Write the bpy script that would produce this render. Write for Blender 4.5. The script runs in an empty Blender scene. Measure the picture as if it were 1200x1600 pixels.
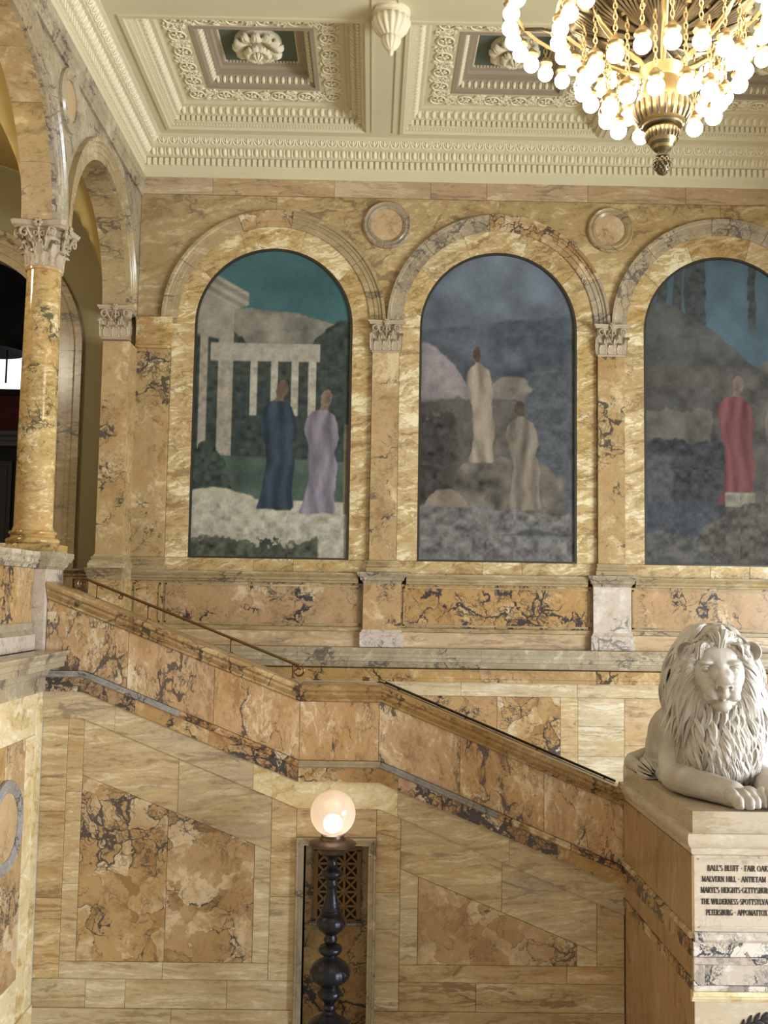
import bpy, bmesh, math, random
import numpy as np
from mathutils import Vector, Matrix

random.seed(7)
rng = np.random.default_rng(7)
PI = math.pi
SC = bpy.context.scene
COL = SC.collection

# ------------------------------------------------------------------ camera
F_PX, PITCH, YAW, ROLL, EYE = 1590.0, 0.0817, -0.0112, 0.0158, 4.2
def make_camera():
    fwd = Vector((-math.sin(YAW)*math.cos(PITCH), math.cos(YAW)*math.cos(PITCH), math.sin(PITCH)))
    r0 = Vector((math.cos(YAW), math.sin(YAW), 0)); u0 = r0.cross(fwd)
    r = math.cos(ROLL)*r0 + math.sin(ROLL)*u0
    u = -math.sin(ROLL)*r0 + math.cos(ROLL)*u0
    cam = bpy.data.cameras.new('camera'); o = bpy.data.objects.new('camera', cam); COL.objects.link(o)
    m = Matrix((r, u, -fwd)).transposed().to_4x4(); m.translation = (0, 0, EYE)
    o.matrix_world = m
    cam.sensor_fit = 'VERTICAL'; cam.sensor_height = 36.0; cam.lens = 36.0*F_PX/1600.0
    cam.clip_end = 200
    SC.camera = o
make_camera()

# ------------------------------------------------------------------ light
SC.view_settings.view_transform = 'Standard'
SC.view_settings.look = 'None'
SC.view_settings.gamma = 1.0
SC.view_settings.use_curve_mapping = False
SC.view_settings.exposure = 0.0
w = bpy.data.worlds.new('world'); SC.world = w; w.use_nodes = True
w.node_tree.nodes['Background'].inputs[0].default_value = (1.0, 0.96, 0.90, 1)
w.node_tree.nodes['Background'].inputs[1].default_value = 0.47

def area(name, loc, target, sx, sy, power, col):
    l = bpy.data.lights.new(name, 'AREA'); l.shape = 'RECTANGLE'; l.size = sx; l.size_y = sy
    l.energy = power; l.color = col
    o = bpy.data.objects.new(name, l); COL.objects.link(o)
    o.location = loc
    o.rotation_euler = (Vector(target)-Vector(loc)).to_track_quat('-Z', 'Y').to_euler()
    return o
# tall landing windows on the daylight side of the hall
for k, yy in enumerate((-0.5, 2.8, 6.1)):
    area('daylight_window', (13.5, yy, 3.6), (-1.0, yy+2.6, 1.6), 2.2, 5.0, 1350, (0.88, 0.95, 1.0))

# added fill light brightening the gallery behind the arcade, out of view
l = bpy.data.lights.new('gallery_fill', 'POINT'); l.energy = 210; l.shadow_soft_size = 0.35; l.color = (1.0, 0.90, 0.72)
o = bpy.data.objects.new('gallery_fill', l); COL.objects.link(o); o.location = (-6.0, 9.4, 8.3)

# ------------------------------------------------------------------ helpers
def lin(h):
    h = h.lstrip('#')
    c = [int(h[i:i+2], 16)/255 for i in (0, 2, 4)]
    return tuple((x/12.92 if x <= 0.04045 else ((x+0.055)/1.055)**2.4) for x in c)+(1.0,)

class MB:
    def __init__(s): s.v = []; s.f = []
    def add(s, vs, fs):
        b = len(s.v); s.v.extend([tuple(p) for p in vs]); s.f.extend([tuple(b+i for i in f) for f in fs])
    def loft(s, secs, closed_prof=True, cap=True, loop=False):
        n = len(secs[0]); b = len(s.v)
        for q in secs: s.v.extend([tuple(p) for p in q])
        m = len(secs)
        for i in range(m if loop else m-1):
            a0, a1 = b+i*n, b+((i+1) % m)*n
            for j in range(n if closed_prof else n-1):
                k = (j+1) % n
                s.f.append((a0+j, a0+k, a1+k, a1+j))
        if cap and not loop:
            s.f.append(tuple(b+j for j in range(n))); s.f.append(tuple(b+(m-1)*n+j for j in reversed(range(n))))
    def prism(s, fr, poly, d0, d1):
        s.loft([[fr(u, d0, z) for u, z in poly], [fr(u, d1, z) for u, z in poly]])
    def box(s, fr, u0, u1, d0, d1, z0, z1):
        s.prism(fr, [(u0, z0), (u1, z0), (u1, z1), (u0, z1)], d0, d1)
    def run(s, fr, prof, path):
        """closed profile [(d, dz)] swept along [(u, z)] with vertical mitres"""
        s.loft([[fr(u, d, z+dz) for d, dz in prof] for u, z in path])
    def arch(s, fr, cu, cz, prof, a0, a1, n):
        """closed profile [(d, r)] turned about (cu, cz)"""
        secs = []
        full = abs(a1-a0-2*PI) < 1e-6
        for i in range(n if full else n+1):
            a = a0+(a1-a0)*i/n
            secs.append([fr(cu+r*math.cos(a), d, cz+r*math.sin(a)) for d, r in prof])
        s.loft(secs, loop=full)
    def lathe(s, c, prof, n=32, cap=True):
        secs = [[(c[0]+r*math.cos(2*PI*i/n), c[1]+r*math.sin(2*PI*i/n), c[2]+z) for i in range(n)] for r, z in prof]
        s.loft(secs, cap=cap)
    def tube(s, pts, rad, n=8, cap=True):
        pts = [Vector(p) for p in pts]
        if not hasattr(rad, '__len__'): rad = [rad]*len(pts)
        secs = []; up = None
        for i, p in enumerate(pts):
            t = (pts[min(i+1, len(pts)-1)]-pts[max(i-1, 0)])
            t = t.normalized() if t.length > 1e-9 else Vector((0, 0, 1))
            if up is None:
                up = Vector((0, 0, 1)) if abs(t.z) < 0.9 else Vector((1, 0, 0))
            x = t.cross(up); x = x.normalized() if x.length > 1e-6 else t.orthogonal().normalized()
            y = x.cross(t); up = y
            secs.append([p+rad[i]*(math.cos(2*PI*k/n)*x+math.sin(2*PI*k/n)*y) for k in range(n)])
        s.loft(secs, cap=cap)
    def ell(s, c, r, nu=12, nv=8, rot=None):
        vs = []; fs = []
        R = rot if rot is not None else Matrix.Identity(3)
        c = Vector(c)
        for j in range(1, nv):
            t = PI*j/nv
            for i in range(nu):
                a = 2*PI*i/nu
                vs.append(c+R @ Vector((r[0]*math.sin(t)*math.cos(a), r[1]*math.sin(t)*math.sin(a), r[2]*math.cos(t))))
        vs.append(c+R @ Vector((0, 0, r[2]))); vs.append(c+R @ Vector((0, 0, -r[2])))
        T, B = len(vs)-2, len(vs)-1
        for j in range(nv-2):
            for i in range(nu):
                k = (i+1) % nu
                fs.append((j*nu+i, (j+1)*nu+i, (j+1)*nu+k, j*nu+k))
        for i in range(nu):
            k = (i+1) % nu
            fs.append((T, i, k)); fs.append((B, (nv-2)*nu+k, (nv-2)*nu+i))
        s.add(vs, fs)

def mesh_of(name, mb, smooth=None, origin=(0, 0, 0), fix=True):
    me = bpy.data.meshes.new(name)
    ox, oy, oz = origin
    me.from_pydata([(x-ox, y-oy, z-oz) for x, y, z in mb.v], [], mb.f)
    if fix:
        bm = bmesh.new(); bm.from_mesh(me); bmesh.ops.recalc_face_normals(bm, faces=bm.faces); bm.to_mesh(me); bm.free()
    if smooth is not None:
        me.shade_smooth()
        if smooth < 180: me.set_sharp_from_angle(angle=math.radians(smooth))
    return me
def obj(name, mb, m, parent=None, smooth=None, origin=None, fix=True):
    """ONE mesh object; mb holds world positions, origin is the parent's place (or its own when top-level)"""
    if origin is None: origin = tuple(PLACE.get(parent.name, (0, 0, 0))) if parent else (0, 0, 0)
    me = mesh_of(name, mb, smooth, origin, fix) if isinstance(mb, MB) else mb
    if m is not None and not me.materials: me.materials.append(m)
    o = bpy.data.objects.new(name, me); COL.objects.link(o)
    if parent: o.parent = parent; PLACE[o.name] = origin
    else: o.location = origin; PLACE[o.name] = origin
    return o
PLACE = {}
def thing(name, loc, label, cat, group=None):
    o = bpy.data.objects.new(name, None); COL.objects.link(o); o.location = loc; o.empty_display_size = 0.1
    o['label'] = label; o['category'] = cat
    if group: o['group'] = group
    PLACE[o.name] = tuple(loc)
    return o
def tag(o, label, cat, group=None):
    o['label'] = label; o['category'] = cat
    if group: o['group'] = group
    return o
def struct(name, mb, m, smooth=None):
    o = obj(name, mb, m, None, smooth); o['kind'] = 'structure'; return o
def inset(poly, g):
    n = len(poly); A = sum(poly[i][0]*poly[(i+1) % n][1]-poly[(i+1) % n][0]*poly[i][1] for i in range(n))
    sgn = 1 if A > 0 else -1
    out = []
    for i in range(n):
        p0, p1, p2 = Vector(poly[i-1]), Vector(poly[i]), Vector(poly[(i+1) % n])
        e1 = (p1-p0).normalized(); e2 = (p2-p1).normalized()
        n1 = Vector((-e1.y, e1.x))*sgn; n2 = Vector((-e2.y, e2.x))*sgn
        b = n1+n2; L = b.length
        b = b/L if L > 1e-6 else n1
        k = g/max(0.3, b.dot(n1))
        out.append((p1.x+b.x*k, p1.y+b.y*k))
    return out
def slab(fr, poly, d0, d1, m, parent, name='marble_slab', gap=0.0016):
    mb = MB(); q = inset(poly, gap)
    e = min(0.003, (d1-d0)*0.4)
    q2 = inset(q, e)
    mb.loft([[fr(u, d0, z) for u, z in q], [fr(u, d1-e, z) for u, z in q], [fr(u, d1, z) for u, z in q2]])
    return obj(name, mb, m, parent)
def rect(u0, u1, z0, z1): return [(u0, z0), (u1, z0), (u1, z1), (u0, z1)]
def arc(cu, cz, r, a0, a1, n): return [(cu+r*math.cos(a0+(a1-a0)*i/n), cz+r*math.sin(a0+(a1-a0)*i/n)) for i in range(n+1)]

# wall frames: u along the wall, d out of it, z up
YB, XL, YF, XS, XP = 14.1, -3.36, 10.4, -3.28, 2.58
def BW(u, d, z): return (u, YB-d, z)
def LW(u, d, z): return (XL+d, u, z)
def FW(u, d, z): return (u, YF-d, z)
def SW(u, d, z): return (XS+d, u, z)
def PW(u, d, z): return (XP-d, u, z)

# ------------------------------------------------------------------ materials
class NT:
    def __init__(s, name):
        s.m = bpy.data.materials.new(name); s.m.use_nodes = True
        s.t = s.m.node_tree; s.bsdf = s.t.nodes['Principled BSDF']; s.out = s.t.nodes['Material Output']
    def n(s, typ, **kw):
        nd = s.t.nodes.new(typ)
        for k, v in kw.items(): setattr(nd, k, v)
        return nd
    def l(s, a, b): s.t.links.new(a, b)
    def val(s, sock, v):
        if hasattr(v, 'is_output'): s.l(v, sock)
        else: sock.default_value = v
    def math(s, op, a, b=0.0, c=None, clamp=False):
        nd = s.n('ShaderNodeMath', operation=op); nd.use_clamp = clamp
        s.val(nd.inputs[0], a); s.val(nd.inputs[1], b)
        if c is not None: s.val(nd.inputs[2], c)
        return nd.outputs[0]
    def vmath(s, op, a, b):
        nd = s.n('ShaderNodeVectorMath', operation=op); s.val(nd.inputs[0], a)
        s.val(nd.inputs[3 if op == 'SCALE' else 1], b)
        return nd.outputs[0]
    def mix(s, f, a, b, mode='MIX'):
        nd = s.n('ShaderNodeMix', data_type='RGBA', blend_type=mode); s.val(nd.inputs[0], f); s.val(nd.inputs[6], a); s.val(nd.inputs[7], b)
        return nd.outputs[2]
    def noise(s, vec, scale, detail=4, rough=0.55, dist=0.0):
        nd = s.n('ShaderNodeTexNoise'); s.l(vec, nd.inputs['Vector'])
        nd.inputs['Scale'].default_value = scale; nd.inputs['Detail'].default_value = detail
        nd.inputs['Roughness'].default_value = rough; nd.inputs['Distortion'].default_value = dist
        return nd
    def ramp(s, f, stops, interp='LINEAR'):
        nd = s.n('ShaderNodeValToRGB'); s.l(f, nd.inputs[0]); cr = nd.color_ramp; cr.interpolation = interp
        while len(cr.elements) < len(stops): cr.elements.new(0.5)
        for e, (p, c) in zip(cr.elements, stops):
            e.position = p; e.color = c if len(c) == 4 else tuple(c)+(1,)
        return nd.outputs[0]
    def smooth(s, f, lo, hi):
        nd = s.n('ShaderNodeMapRange', interpolation_type='SMOOTHSTEP'); s.l(f, nd.inputs[0])
        nd.inputs[1].default_value = lo; nd.inputs[2].default_value = hi
        return nd.outputs[0]
    def coords(s, scale=(1, 1, 1), rot=(0, 0, 0)):
        tc = s.n('ShaderNodeTexCoord'); oi = s.n('ShaderNodeObjectInfo')
        off = s.n('ShaderNodeCombineXYZ')
        for k, c in enumerate((37.3, 71.7, 53.1)): s.l(s.math('MULTIPLY', oi.outputs['Random'], c), off.inputs[k])
        v = s.vmath('ADD', tc.outputs['Object'], off.outputs[0])
        mp = s.n('ShaderNodeMapping'); s.l(v, mp.inputs[0]); mp.inputs['Rotation'].default_value = rot; mp.inputs['Scale'].default_value = scale
        return mp.outputs[0], oi.outputs['Random']

def marble(name, base, light, dark, vein, veins=0.8, vscale=2.2, cover=0.5, scale=1.0, stretch=(1, 1, 1), rot=(0, 0, 0),
           rough=0.24, tint=0.10, fine=0.5, spec=0.5, warp=0.5, streak=0.0, patch=None, clast=0.0, sat=0.86, bold=1.0):
    b = NT(name); v, rnd = b.coords(tuple(scale*k for k in stretch), rot)
    n1 = b.noise(v, 0.9, 5, 0.6, 1.2)
    n2 = b.noise(v, 4.2, 8, 0.68, 0.6)
    f = b.math('ADD', b.math('MULTIPLY', n1.outputs[0], 0.55), b.math('MULTIPLY', n2.outputs[0], 0.45))
    n3 = b.noise(v, 15.0, 6, 0.7, 0.4)
    f = b.math('ADD', f, b.math('MULTIPLY_ADD', n3.outputs[0], 0.30, -0.15))
    wv = b.noise(v, 1.5, 5, 0.55)
    wvec = b.vmath('ADD', v, b.vmath('SCALE', b.vmath('SUBTRACT', wv.outputs['Color'], (0.5, 0.5, 0.5)), warp*2))
    if clast:
        vc = b.n('ShaderNodeTexVoronoi'); b.l(wvec, vc.inputs['Vector']); vc.inputs['Scale'].default_value = vscale
        sp = b.n('ShaderNodeSeparateColor'); b.l(vc.outputs['Color'], sp.inputs[0])
        f = b.math('ADD', f, b.math('MULTIPLY_ADD', sp.outputs[0], clast, -0.5*clast))
    if streak:
        mp = b.n('ShaderNodeMapping'); b.l(wvec, mp.inputs[0]); mp.inputs['Scale'].default_value = (0.55, 1.0, 5.0)
        ns = b.noise(mp.outputs[0], 1.6, 6, 0.65)
        f = b.math('ADD', f, b.math('MULTIPLY_ADD', ns.outputs[0], streak, -0.5*streak))
    f = b.math('MULTIPLY_ADD', f, 1.3, -0.15)
    col = b.ramp(f, [(0.30, lin(dark)), (0.45, lin(base)), (0.54, lin(base)), (0.68, lin(light))])
    if patch:
        np_ = b.noise(b.vmath('ADD', wvec, (3.3, 8.1, 1.7)), 1.1, 4, 0.55)
        col = b.mix(b.math('MULTIPLY', b.smooth(np_.outputs[0], 0.46, 0.70), 0.7), col, lin(patch))
    mask = b.noise(b.vmath('ADD', v, (9.1, 3.3, 5.7)), 1.0, 4, 0.6, 0.8)
    mk = b.smooth(mask.outputs[0], 0.60-0.28*cover, 0.76-0.28*cover)
    core = b.smooth(mask.outputs[0], 0.66-0.28*cover, 0.86-0.28*cover)
    vo = b.n('ShaderNodeTexVoronoi', feature='DISTANCE_TO_EDGE'); b.l(wvec, vo.inputs['Vector']); vo.inputs['Scale'].default_value = vscale
    vo2 = b.n('ShaderNodeTexVoronoi', feature='DISTANCE_TO_EDGE'); b.l(wvec, vo2.inputs['Vector']); vo2.inputs['Scale'].default_value = vscale*3.1
    wid = b.math('MULTIPLY', b.math('MULTIPLY_ADD', n2.outputs[0], 0.22*bold, -0.055*bold), b.math('MULTIPLY_ADD', core, 1.2, 0.35))
    wid = b.math('MAXIMUM', wid, 0.002)
    e1 = b.smooth(b.math('SUBTRACT', 1.0, b.math('DIVIDE', vo.outputs['Distance'], wid), clamp=True), 0.0, 0.55)
    e2 = b.smooth(b.math('SUBTRACT', 1.0, b.math('DIVIDE', vo2.outputs['Distance'], b.math('MULTIPLY', wid, 1.6)), clamp=True), 0.0, 0.6)
    rid = b.noise(wvec, 2.3, 7, 0.6)
    e3 = b.smooth(b.math('ABSOLUTE', b.math('SUBTRACT', rid.outputs[0], 0.5)), 0.022, 0.0)
    vv = b.math('ADD', b.math('MULTIPLY', e1, mk), b.math('ADD', b.math('MULTIPLY', b.math('MULTIPLY', e2, core), 0.85), b.math('MULTIPLY', b.math('MULTIPLY', e3, fine*0.75), b.math('MULTIPLY_ADD', mk, 0.7, 0.3))), clamp=True)
    col = b.mix(b.math('MULTIPLY', vv, veins), col, lin(vein))
    hs = b.n('ShaderNodeHueSaturation'); b.l(col, hs.inputs['Color'])
    r2 = b.math('FRACT', b.math('MULTIPLY', rnd, 17.3))
    b.l(b.math('MULTIPLY_ADD', rnd, 2*tint, 1.0-tint), hs.inputs['Value'])
    b.l(b.math('MULTIPLY_ADD', r2, 2*tint, 0.93*sat-tint), hs.inputs['Saturation'])
    b.l(hs.outputs[0], b.bsdf.inputs['Base Color'])
    b.bsdf.inputs['Roughness'].default_value = rough
    b.bsdf.inputs['Specular IOR Level'].default_value = spec
    return b.m
def plain(name, c, rough=0.6, metal=0.0, mottled=0.06, scale=6.0, spec=0.5, bump=0.0, bscale=30):
    b = NT(name); v, rnd = b.coords()
    n = b.noise(v, scale, 5)
    hs = b.n('ShaderNodeHueSaturation'); hs.inputs['Color'].default_value = lin(c)
    b.l(b.math('MULTIPLY_ADD', n.outputs[0], 4*mottled, 1-2*mottled), hs.inputs['Value'])
    b.l(hs.outputs[0], b.bsdf.inputs['Base Color'])
    b.bsdf.inputs['Roughness'].default_value = rough; b.bsdf.inputs['Metallic'].default_value = metal
    b.bsdf.inputs['Specular IOR Level'].default_value = spec
    if bump:
        bp = b.n('ShaderNodeBump'); bp.inputs['Strength'].default_value = bump; bp.inputs['Distance'].default_value = 0.01
        b.l(b.noise(v, bscale, 4).outputs[0], bp.inputs['Height']); b.l(bp.outputs[0], b.bsdf.inputs['Normal'])
    return b.m
def glow(name, c, strength):
    b = NT(name); b.bsdf.inputs['Base Color'].default_value = lin(c)
    b.bsdf.inputs['Emission Color'].default_value = lin(c); b.bsdf.inputs['Emission Strength'].default_value = strength
    return b.m

M = {}
# yellow Siena wall stone, streaked along the course
M['siena'] = marble('siena_slab', '#c0a36d', '#d9c69c', '#9b7a48', '#795a34', veins=0.7, vscale=1.0, cover=0.3, scale=1.6, stretch=(0.6, 1, 2.0), rot=(0, 0.10, 0), tint=0.05, fine=0.9, streak=0.8, patch='#b68c4a', sat=0.90)
M['siena_grey'] = marble('siena_pale_slab', '#c3ae82', '#dccdab', '#a18756', '#857458', veins=0.7, vscale=1.0, cover=0.3, scale=1.6, stretch=(0.6, 1, 2.2), rot=(0, -0.08, 0), tint=0.05, fine=0.9, streak=0.8, patch='#bb9a60', sat=0.88)
M['siena_slope'] = marble('siena_raking_slab', '#c0a575', '#dac69c', '#9c8056', '#7f6c58', veins=0.7, vscale=0.9, cover=0.4, scale=1.6, stretch=(0.6, 1, 2.2), rot=(0, 0.40, 0), tint=0.05, fine=0.9, streak=0.8, patch='#b09a7c', sat=0.88)
M['siena_light'] = marble('siena_light_slab', '#dccb9c', '#f0e7c8', '#c0a260', '#a08450', veins=0.6, vscale=1.4, cover=0.35, scale=1.2, stretch=(1, 1, 1.5), rot=(0.6, 0.6, 0), tint=0.04, streak=0.9, patch='#cdac6a', sat=0.95)
M['wall'] = marble('siena_upper_wall', '#ab8f58', '#c8b07a', '#886e3f', '#6f5639', veins=0.7, vscale=1.3, cover=0.55, scale=1.1, stretch=(0.8, 1, 1.3), rot=(0, 0.45, 0), tint=0.05, fine=1.0, streak=0.8, patch='#a5803f', sat=0.93)
M['surround'] = marble('siena_mottled', '#b89c60', '#dccda0', '#8f7039', '#725a30', veins=0.6, vscale=2.4, cover=0.5, scale=1.7, stretch=(0.8, 1, 1.6), rot=(0, 0.7, 0), tint=0.05, fine=1.0, streak=0.9, patch='#a9833e', clast=0.12, sat=0.93)
M['panel'] = marble('siena_veined_panel', '#ab854a', '#cdb182', '#896232', '#2e2c32', veins=0.95, vscale=1.9, cover=0.58, scale=1.1, tint=0.06, fine=1.0, warp=0.75, patch='#ad7f40', clast=0.10, bold=1.0, sat=0.95)
M['breccia'] = marble('siena_breccia', '#b8955f', '#d6bf9a', '#98723e', '#39373d', veins=0.9, vscale=3.6, cover=0.70, scale=1.15, tint=0.06, fine=1.0, warp=0.42, patch='#a87f48', clast=0.30, bold=0.75, sat=0.95)
M['parapet'] = marble('siena_parapet', '#bf9863', '#dec7a2', '#9b733f', '#453d3b', veins=0.88, vscale=1.5, cover=0.58, scale=1.35, stretch=(1.5, 1, 0.75), rot=(0, -0.5, 0), tint=0.05, fine=1.0, warp=0.8, streak=0.6, patch='#b68742', clast=0.12, bold=1.0, sat=0.93)
M['gold'] = marble('siena_golden', '#b59349', '#dcc48a', '#8e6a2a', '#44402f', veins=0.88, vscale=1.6, cover=0.5, scale=1.5, stretch=(1, 1, 1.5), rot=(0.3, 0.35, 0), tint=0.04, fine=1.0, rough=0.10, warp=0.75, clast=0.12, patch='#b98430', bold=0.8, sat=0.93, streak=0.8)
M['pilaster'] = marble('siena_pilaster', '#a9894f', '#c9b07c', '#876731', '#383530', veins=0.9, vscale=1.5, cover=0.52, scale=1.3, tint=0.07, fine=1.0, warp=0.7, clast=0.12, patch='#a97f3c', bold=1.0, sat=0.95)
M['mould'] = marble('veined_moulding', '#9f885a', '#bda97d', '#7e6842', '#4c443d', veins=0.75, vscale=2.0, cover=0.5, scale=1.4, stretch=(0.6, 1, 1.6), tint=0.07, fine=0.9, clast=0.1, sat=0.95)
M['mould_pink'] = marble('pink_grey_moulding', '#a39273', '#bfb092', '#83735c', '#504947', veins=0.8, vscale=2.2, cover=0.55, scale=1.4, tint=0.06, fine=0.9, clast=0.1, sat=0.95)
M['frieze'] = marble('pink_frieze', '#b3966c', '#cab28c', '#90735c', '#6d5b56', veins=0.55, vscale=1.6, cover=0.45, scale=1.3, stretch=(0.5, 1, 1.8), tint=0.09, streak=0.6, sat=0.95)
M['string'] = marble('dark_string_breccia', '#b28c58', '#d3bd9c', '#94662f', '#343138', veins=0.95, vscale=3.2, cover=0.95, scale=1.15, tint=0.08, fine=1.0, warp=0.5, patch='#a87134', clast=0.3, bold=1.2, sat=0.95)
M['coping'] = marble('golden_coping', '#a8834a', '#c6a971', '#7b5b2d', '#352b22', veins=0.88, vscale=2.0, cover=0.58, scale=1.3, tint=0.06, fine=1.0, rough=0.16, clast=0.1, sat=0.97)
M['capital'] = plain('carved_capital_stone', '#a8977e', 0.55, mottled=0.10, bump=0.3, bscale=60)
M['ringstone'] = marble('grey_ring_marble', '#8d8a88', '#b3aea6', '#6b6766', '#3d3b3f', veins=0.8, vscale=3, cover=0.7, scale=2, tint=0.05, sat=1.0)
M['gold_disc'] = marble('orange_disc_marble', '#b8945a', '#cdb180', '#99733c', '#7a5c34', veins=0.6, vscale=2.5, cover=0.4, scale=2, tint=0.05)
M['plinth'] = marble('pale_plinth_marble', '#bcaa8d', '#cfc3ac', '#a58e68', '#8b6d46', veins=0.4, vscale=1.5, cover=0.3, scale=1.2, stretch=(0.7, 0.7, 2.0), tint=0.03, streak=0.4)
M['pedestal'] = marble('pale_pink_marble', '#c0ae99', '#d4c8ba', '#a8927d', '#655e66', veins=0.8, vscale=1.8, cover=0.55, scale=1.6, tint=0.04, fine=1.0)
M['pedestal_blue'] = marble('blue_veined_marble', '#baab9c', '#d4ccc1', '#9a8d85', '#2f3544', veins=0.95, vscale=2.2, cover=0.72, scale=1.8, tint=0.04, fine=1.0, warp=0.8, clast=0.4, sat=0.9, bold=0.9)
M['side'] = marble('brown_shaded_side_marble', '#a37a3e', '#bd965a', '#835a28', '#5d4224', veins=0.6, vscale=1.2, cover=0.4, scale=1.3, stretch=(1, 1.6, 0.5), rot=(0.5, 0, 0), tint=0.06)  # brown stone, its colour darkened further for the shade on this side
M['plaster'] = plain('cream_ceiling_plaster', '#d3caa9', 0.7, mottled=0.03, scale=2)
M['plaster_light'] = plain('pale_ornament_plaster', '#e6dcbe', 0.65, mottled=0.04, scale=14)
M['mauve'] = plain('mauve_grey_paint', '#a59682', 0.65, mottled=0.03)
M['teal'] = plain('grey_green_paint', '#5f6b60', 0.7, mottled=0.06)
M['olive'] = plain('olive_gallery_plaster', '#8a7d57', 0.8, mottled=0.06, scale=1.2)
M['ochre'] = plain('ochre_vault_plaster', '#a58c50', 0.8, mottled=0.05, scale=1.2)
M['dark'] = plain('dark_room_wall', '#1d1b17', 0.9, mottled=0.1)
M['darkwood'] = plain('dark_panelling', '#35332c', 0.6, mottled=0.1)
M['core'] = plain('joint_mortar', '#7b6848', 0.9)
M['bronze'] = plain('black_bronze', '#23232a', 0.30, metal=0.55, mottled=0.12, scale=18, bump=0.35, bscale=45)
M['bronze_trim'] = plain('worn_bronze', '#5a4d40', 0.38, metal=0.8, mottled=0.08)
M['brass'] = plain('aged_brass', '#ab9467', 0.36, metal=0.85, mottled=0.10, scale=12)
M['brass_dark'] = plain('dark_brass', '#6b604c', 0.38, metal=0.85, mottled=0.12, scale=12)
M['rail'] = plain('bronze_handrail', '#6a5030', 0.35, metal=0.8)
M['iron'] = plain('black_handrail', '#2a2622', 0.4, metal=0.5)
M['frame'] = plain('dark_mural_frame', '#2c231a', 0.5)
M['letter'] = plain('black_inlay', '#1c1a1c', 0.5)
M['grille'] = plain('gilt_grille_metal', '#7a5a30', 0.45, metal=0.3, mottled=0.12)
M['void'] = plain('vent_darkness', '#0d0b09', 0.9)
M['red'] = plain('dark_red_cloth', '#4c1416', 0.85)
M['bulb'] = glow('lit_bulb', '#fff1d8', 19.0)
M['sky'] = glow('bright_window_pane', '#eef4ff', 1.6)

# ------------------------------------------------------------------ setting: floor and back wall
FL = -0.5                              # landing floor
mb = MB(); mb.box(lambda u, d, z: (u, d, z), -3.6, 9.0, -4.0, 14.3, -0.7, FL)
floor = struct('floor', mb, M['siena_grey'])

MUR = [-1.437, 1.733, 4.903]          # centres of the three murals
SP = 3.17                             # bay
PIL = [0.148, 3.318]
MR, MS, MB0 = 1.11, 7.97, 4.68        # mural half width, spring line, foot
AR0, AR1, AS = 1.35, 1.575, 8.04      # arch moulding radii, spring line
XR = 6.45                             # where the built part of the wall ends

mb = MB(); mb.box(BW, -4.4, 9.0, -0.45, -0.075, FL, 10.7)
wall_back = struct('wall_back', mb, M['core'])
def bslab(poly, m='wall', d1=0.0, d0=-0.07, name='marble_slab'): return slab(BW, poly, d0, d1, M[m], wall_back, name)

# unseen head wall, added to keep landing daylight off the upper hall
mb = MB(); mb.box(lambda u, d, z: (u, d, z), 8.8, 9.2, -2.2, 14.2, 7.0, 10.7)
wall_light_block = struct('wall_light_block', mb, M['siena'])
# mural surrounds: jambs, ring stones, sill
mural_edges = []
for c in MUR:
    xr = min(c+1.395, XR)
    xl = -2.87 if c < 0 else c-1.395
    bslab(rect(xl, c-MR, MB0, MS), 'surround'); bslab(rect(c+MR, xr, MB0, MS), 'surround')
    cuts = [0, 0.2, 0.4, 0.62, 0.8, 1.0]
    for a, b2 in zip(cuts[:-1], cuts[1:]):
        n = 7
        outer = arc(c, AS, AR0+0.02, PI*a, PI*b2, n); inner = arc(c, MS, MR, PI*b2, PI*a, n)
        if a == 0: outer = [(c+AR0+0.02, MS)]+outer
        if b2 == 1.0: outer = outer+[(c-AR0-0.02, MS)]
        slab(BW, outer+inner, -0.07, 0.0, M['surround'], wall_back, gap=0.0008)
    s0, s1 = -2.87 if c < 0 else c-1.585+0.2, min(c+1.585-0.2, XR)
    for p, q in ((s0, c-0.2), (c-0.2, c+0.35), (c+0.35, s1)): bslab(rect(p, q, 4.50, MB0), 'surround', 0.012)
bslab(rect(-2.87, -2.80, MS-0.01, AS+0.02), 'surround', -0.002)
for z0, z1 in ((FL, 1.2), (1.2, 3.05), (3.05, 4.5), (4.5, 7.3), (7.3, 10.10)): bslab(rect(XR, 8.8, z0, z1), 'wall')
bslab(rect(-4.4, 2.6, FL, 1.2), 'siena'); bslab(rect(2.6, XR, FL, 1.2), 'siena')
# wall strips behind the pilasters
for p in PIL: bslab(rect(p-0.19, p+0.19, 4.5, AS), 'wall')
# spandrels
def spandrel(x0, x1, left_c, right_c):
    """stone between two arches (or an arch and a straight joint), up to the frieze"""
    top = 9.84
    poly = [(x0, top)]
    if left_c is not None:
        poly += arc(left_c, AS, AR1-0.02, PI/2, 0.0, 14)
        poly[1] = (x0, poly[1][1])
    else: poly += [(x0, AS)]
    if right_c is not None:
        a = arc(right_c, AS, AR1-0.02, PI, PI/2, 14); poly += a
    else: poly += [(x1, AS)]
    poly += [(x1, top)]
    slab(BW, poly, -0.07, 0.0, M['wall'], wall_back, gap=0.0008)
spandrel(-3.36, MUR[0], None, MUR[0])
spandrel(MUR[0], MUR[1], MUR[0], MUR[1])
spandrel(MUR[1], MUR[2], MUR[1], MUR[2])
spandrel(MUR[2], XR, MUR[2], None)
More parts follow.
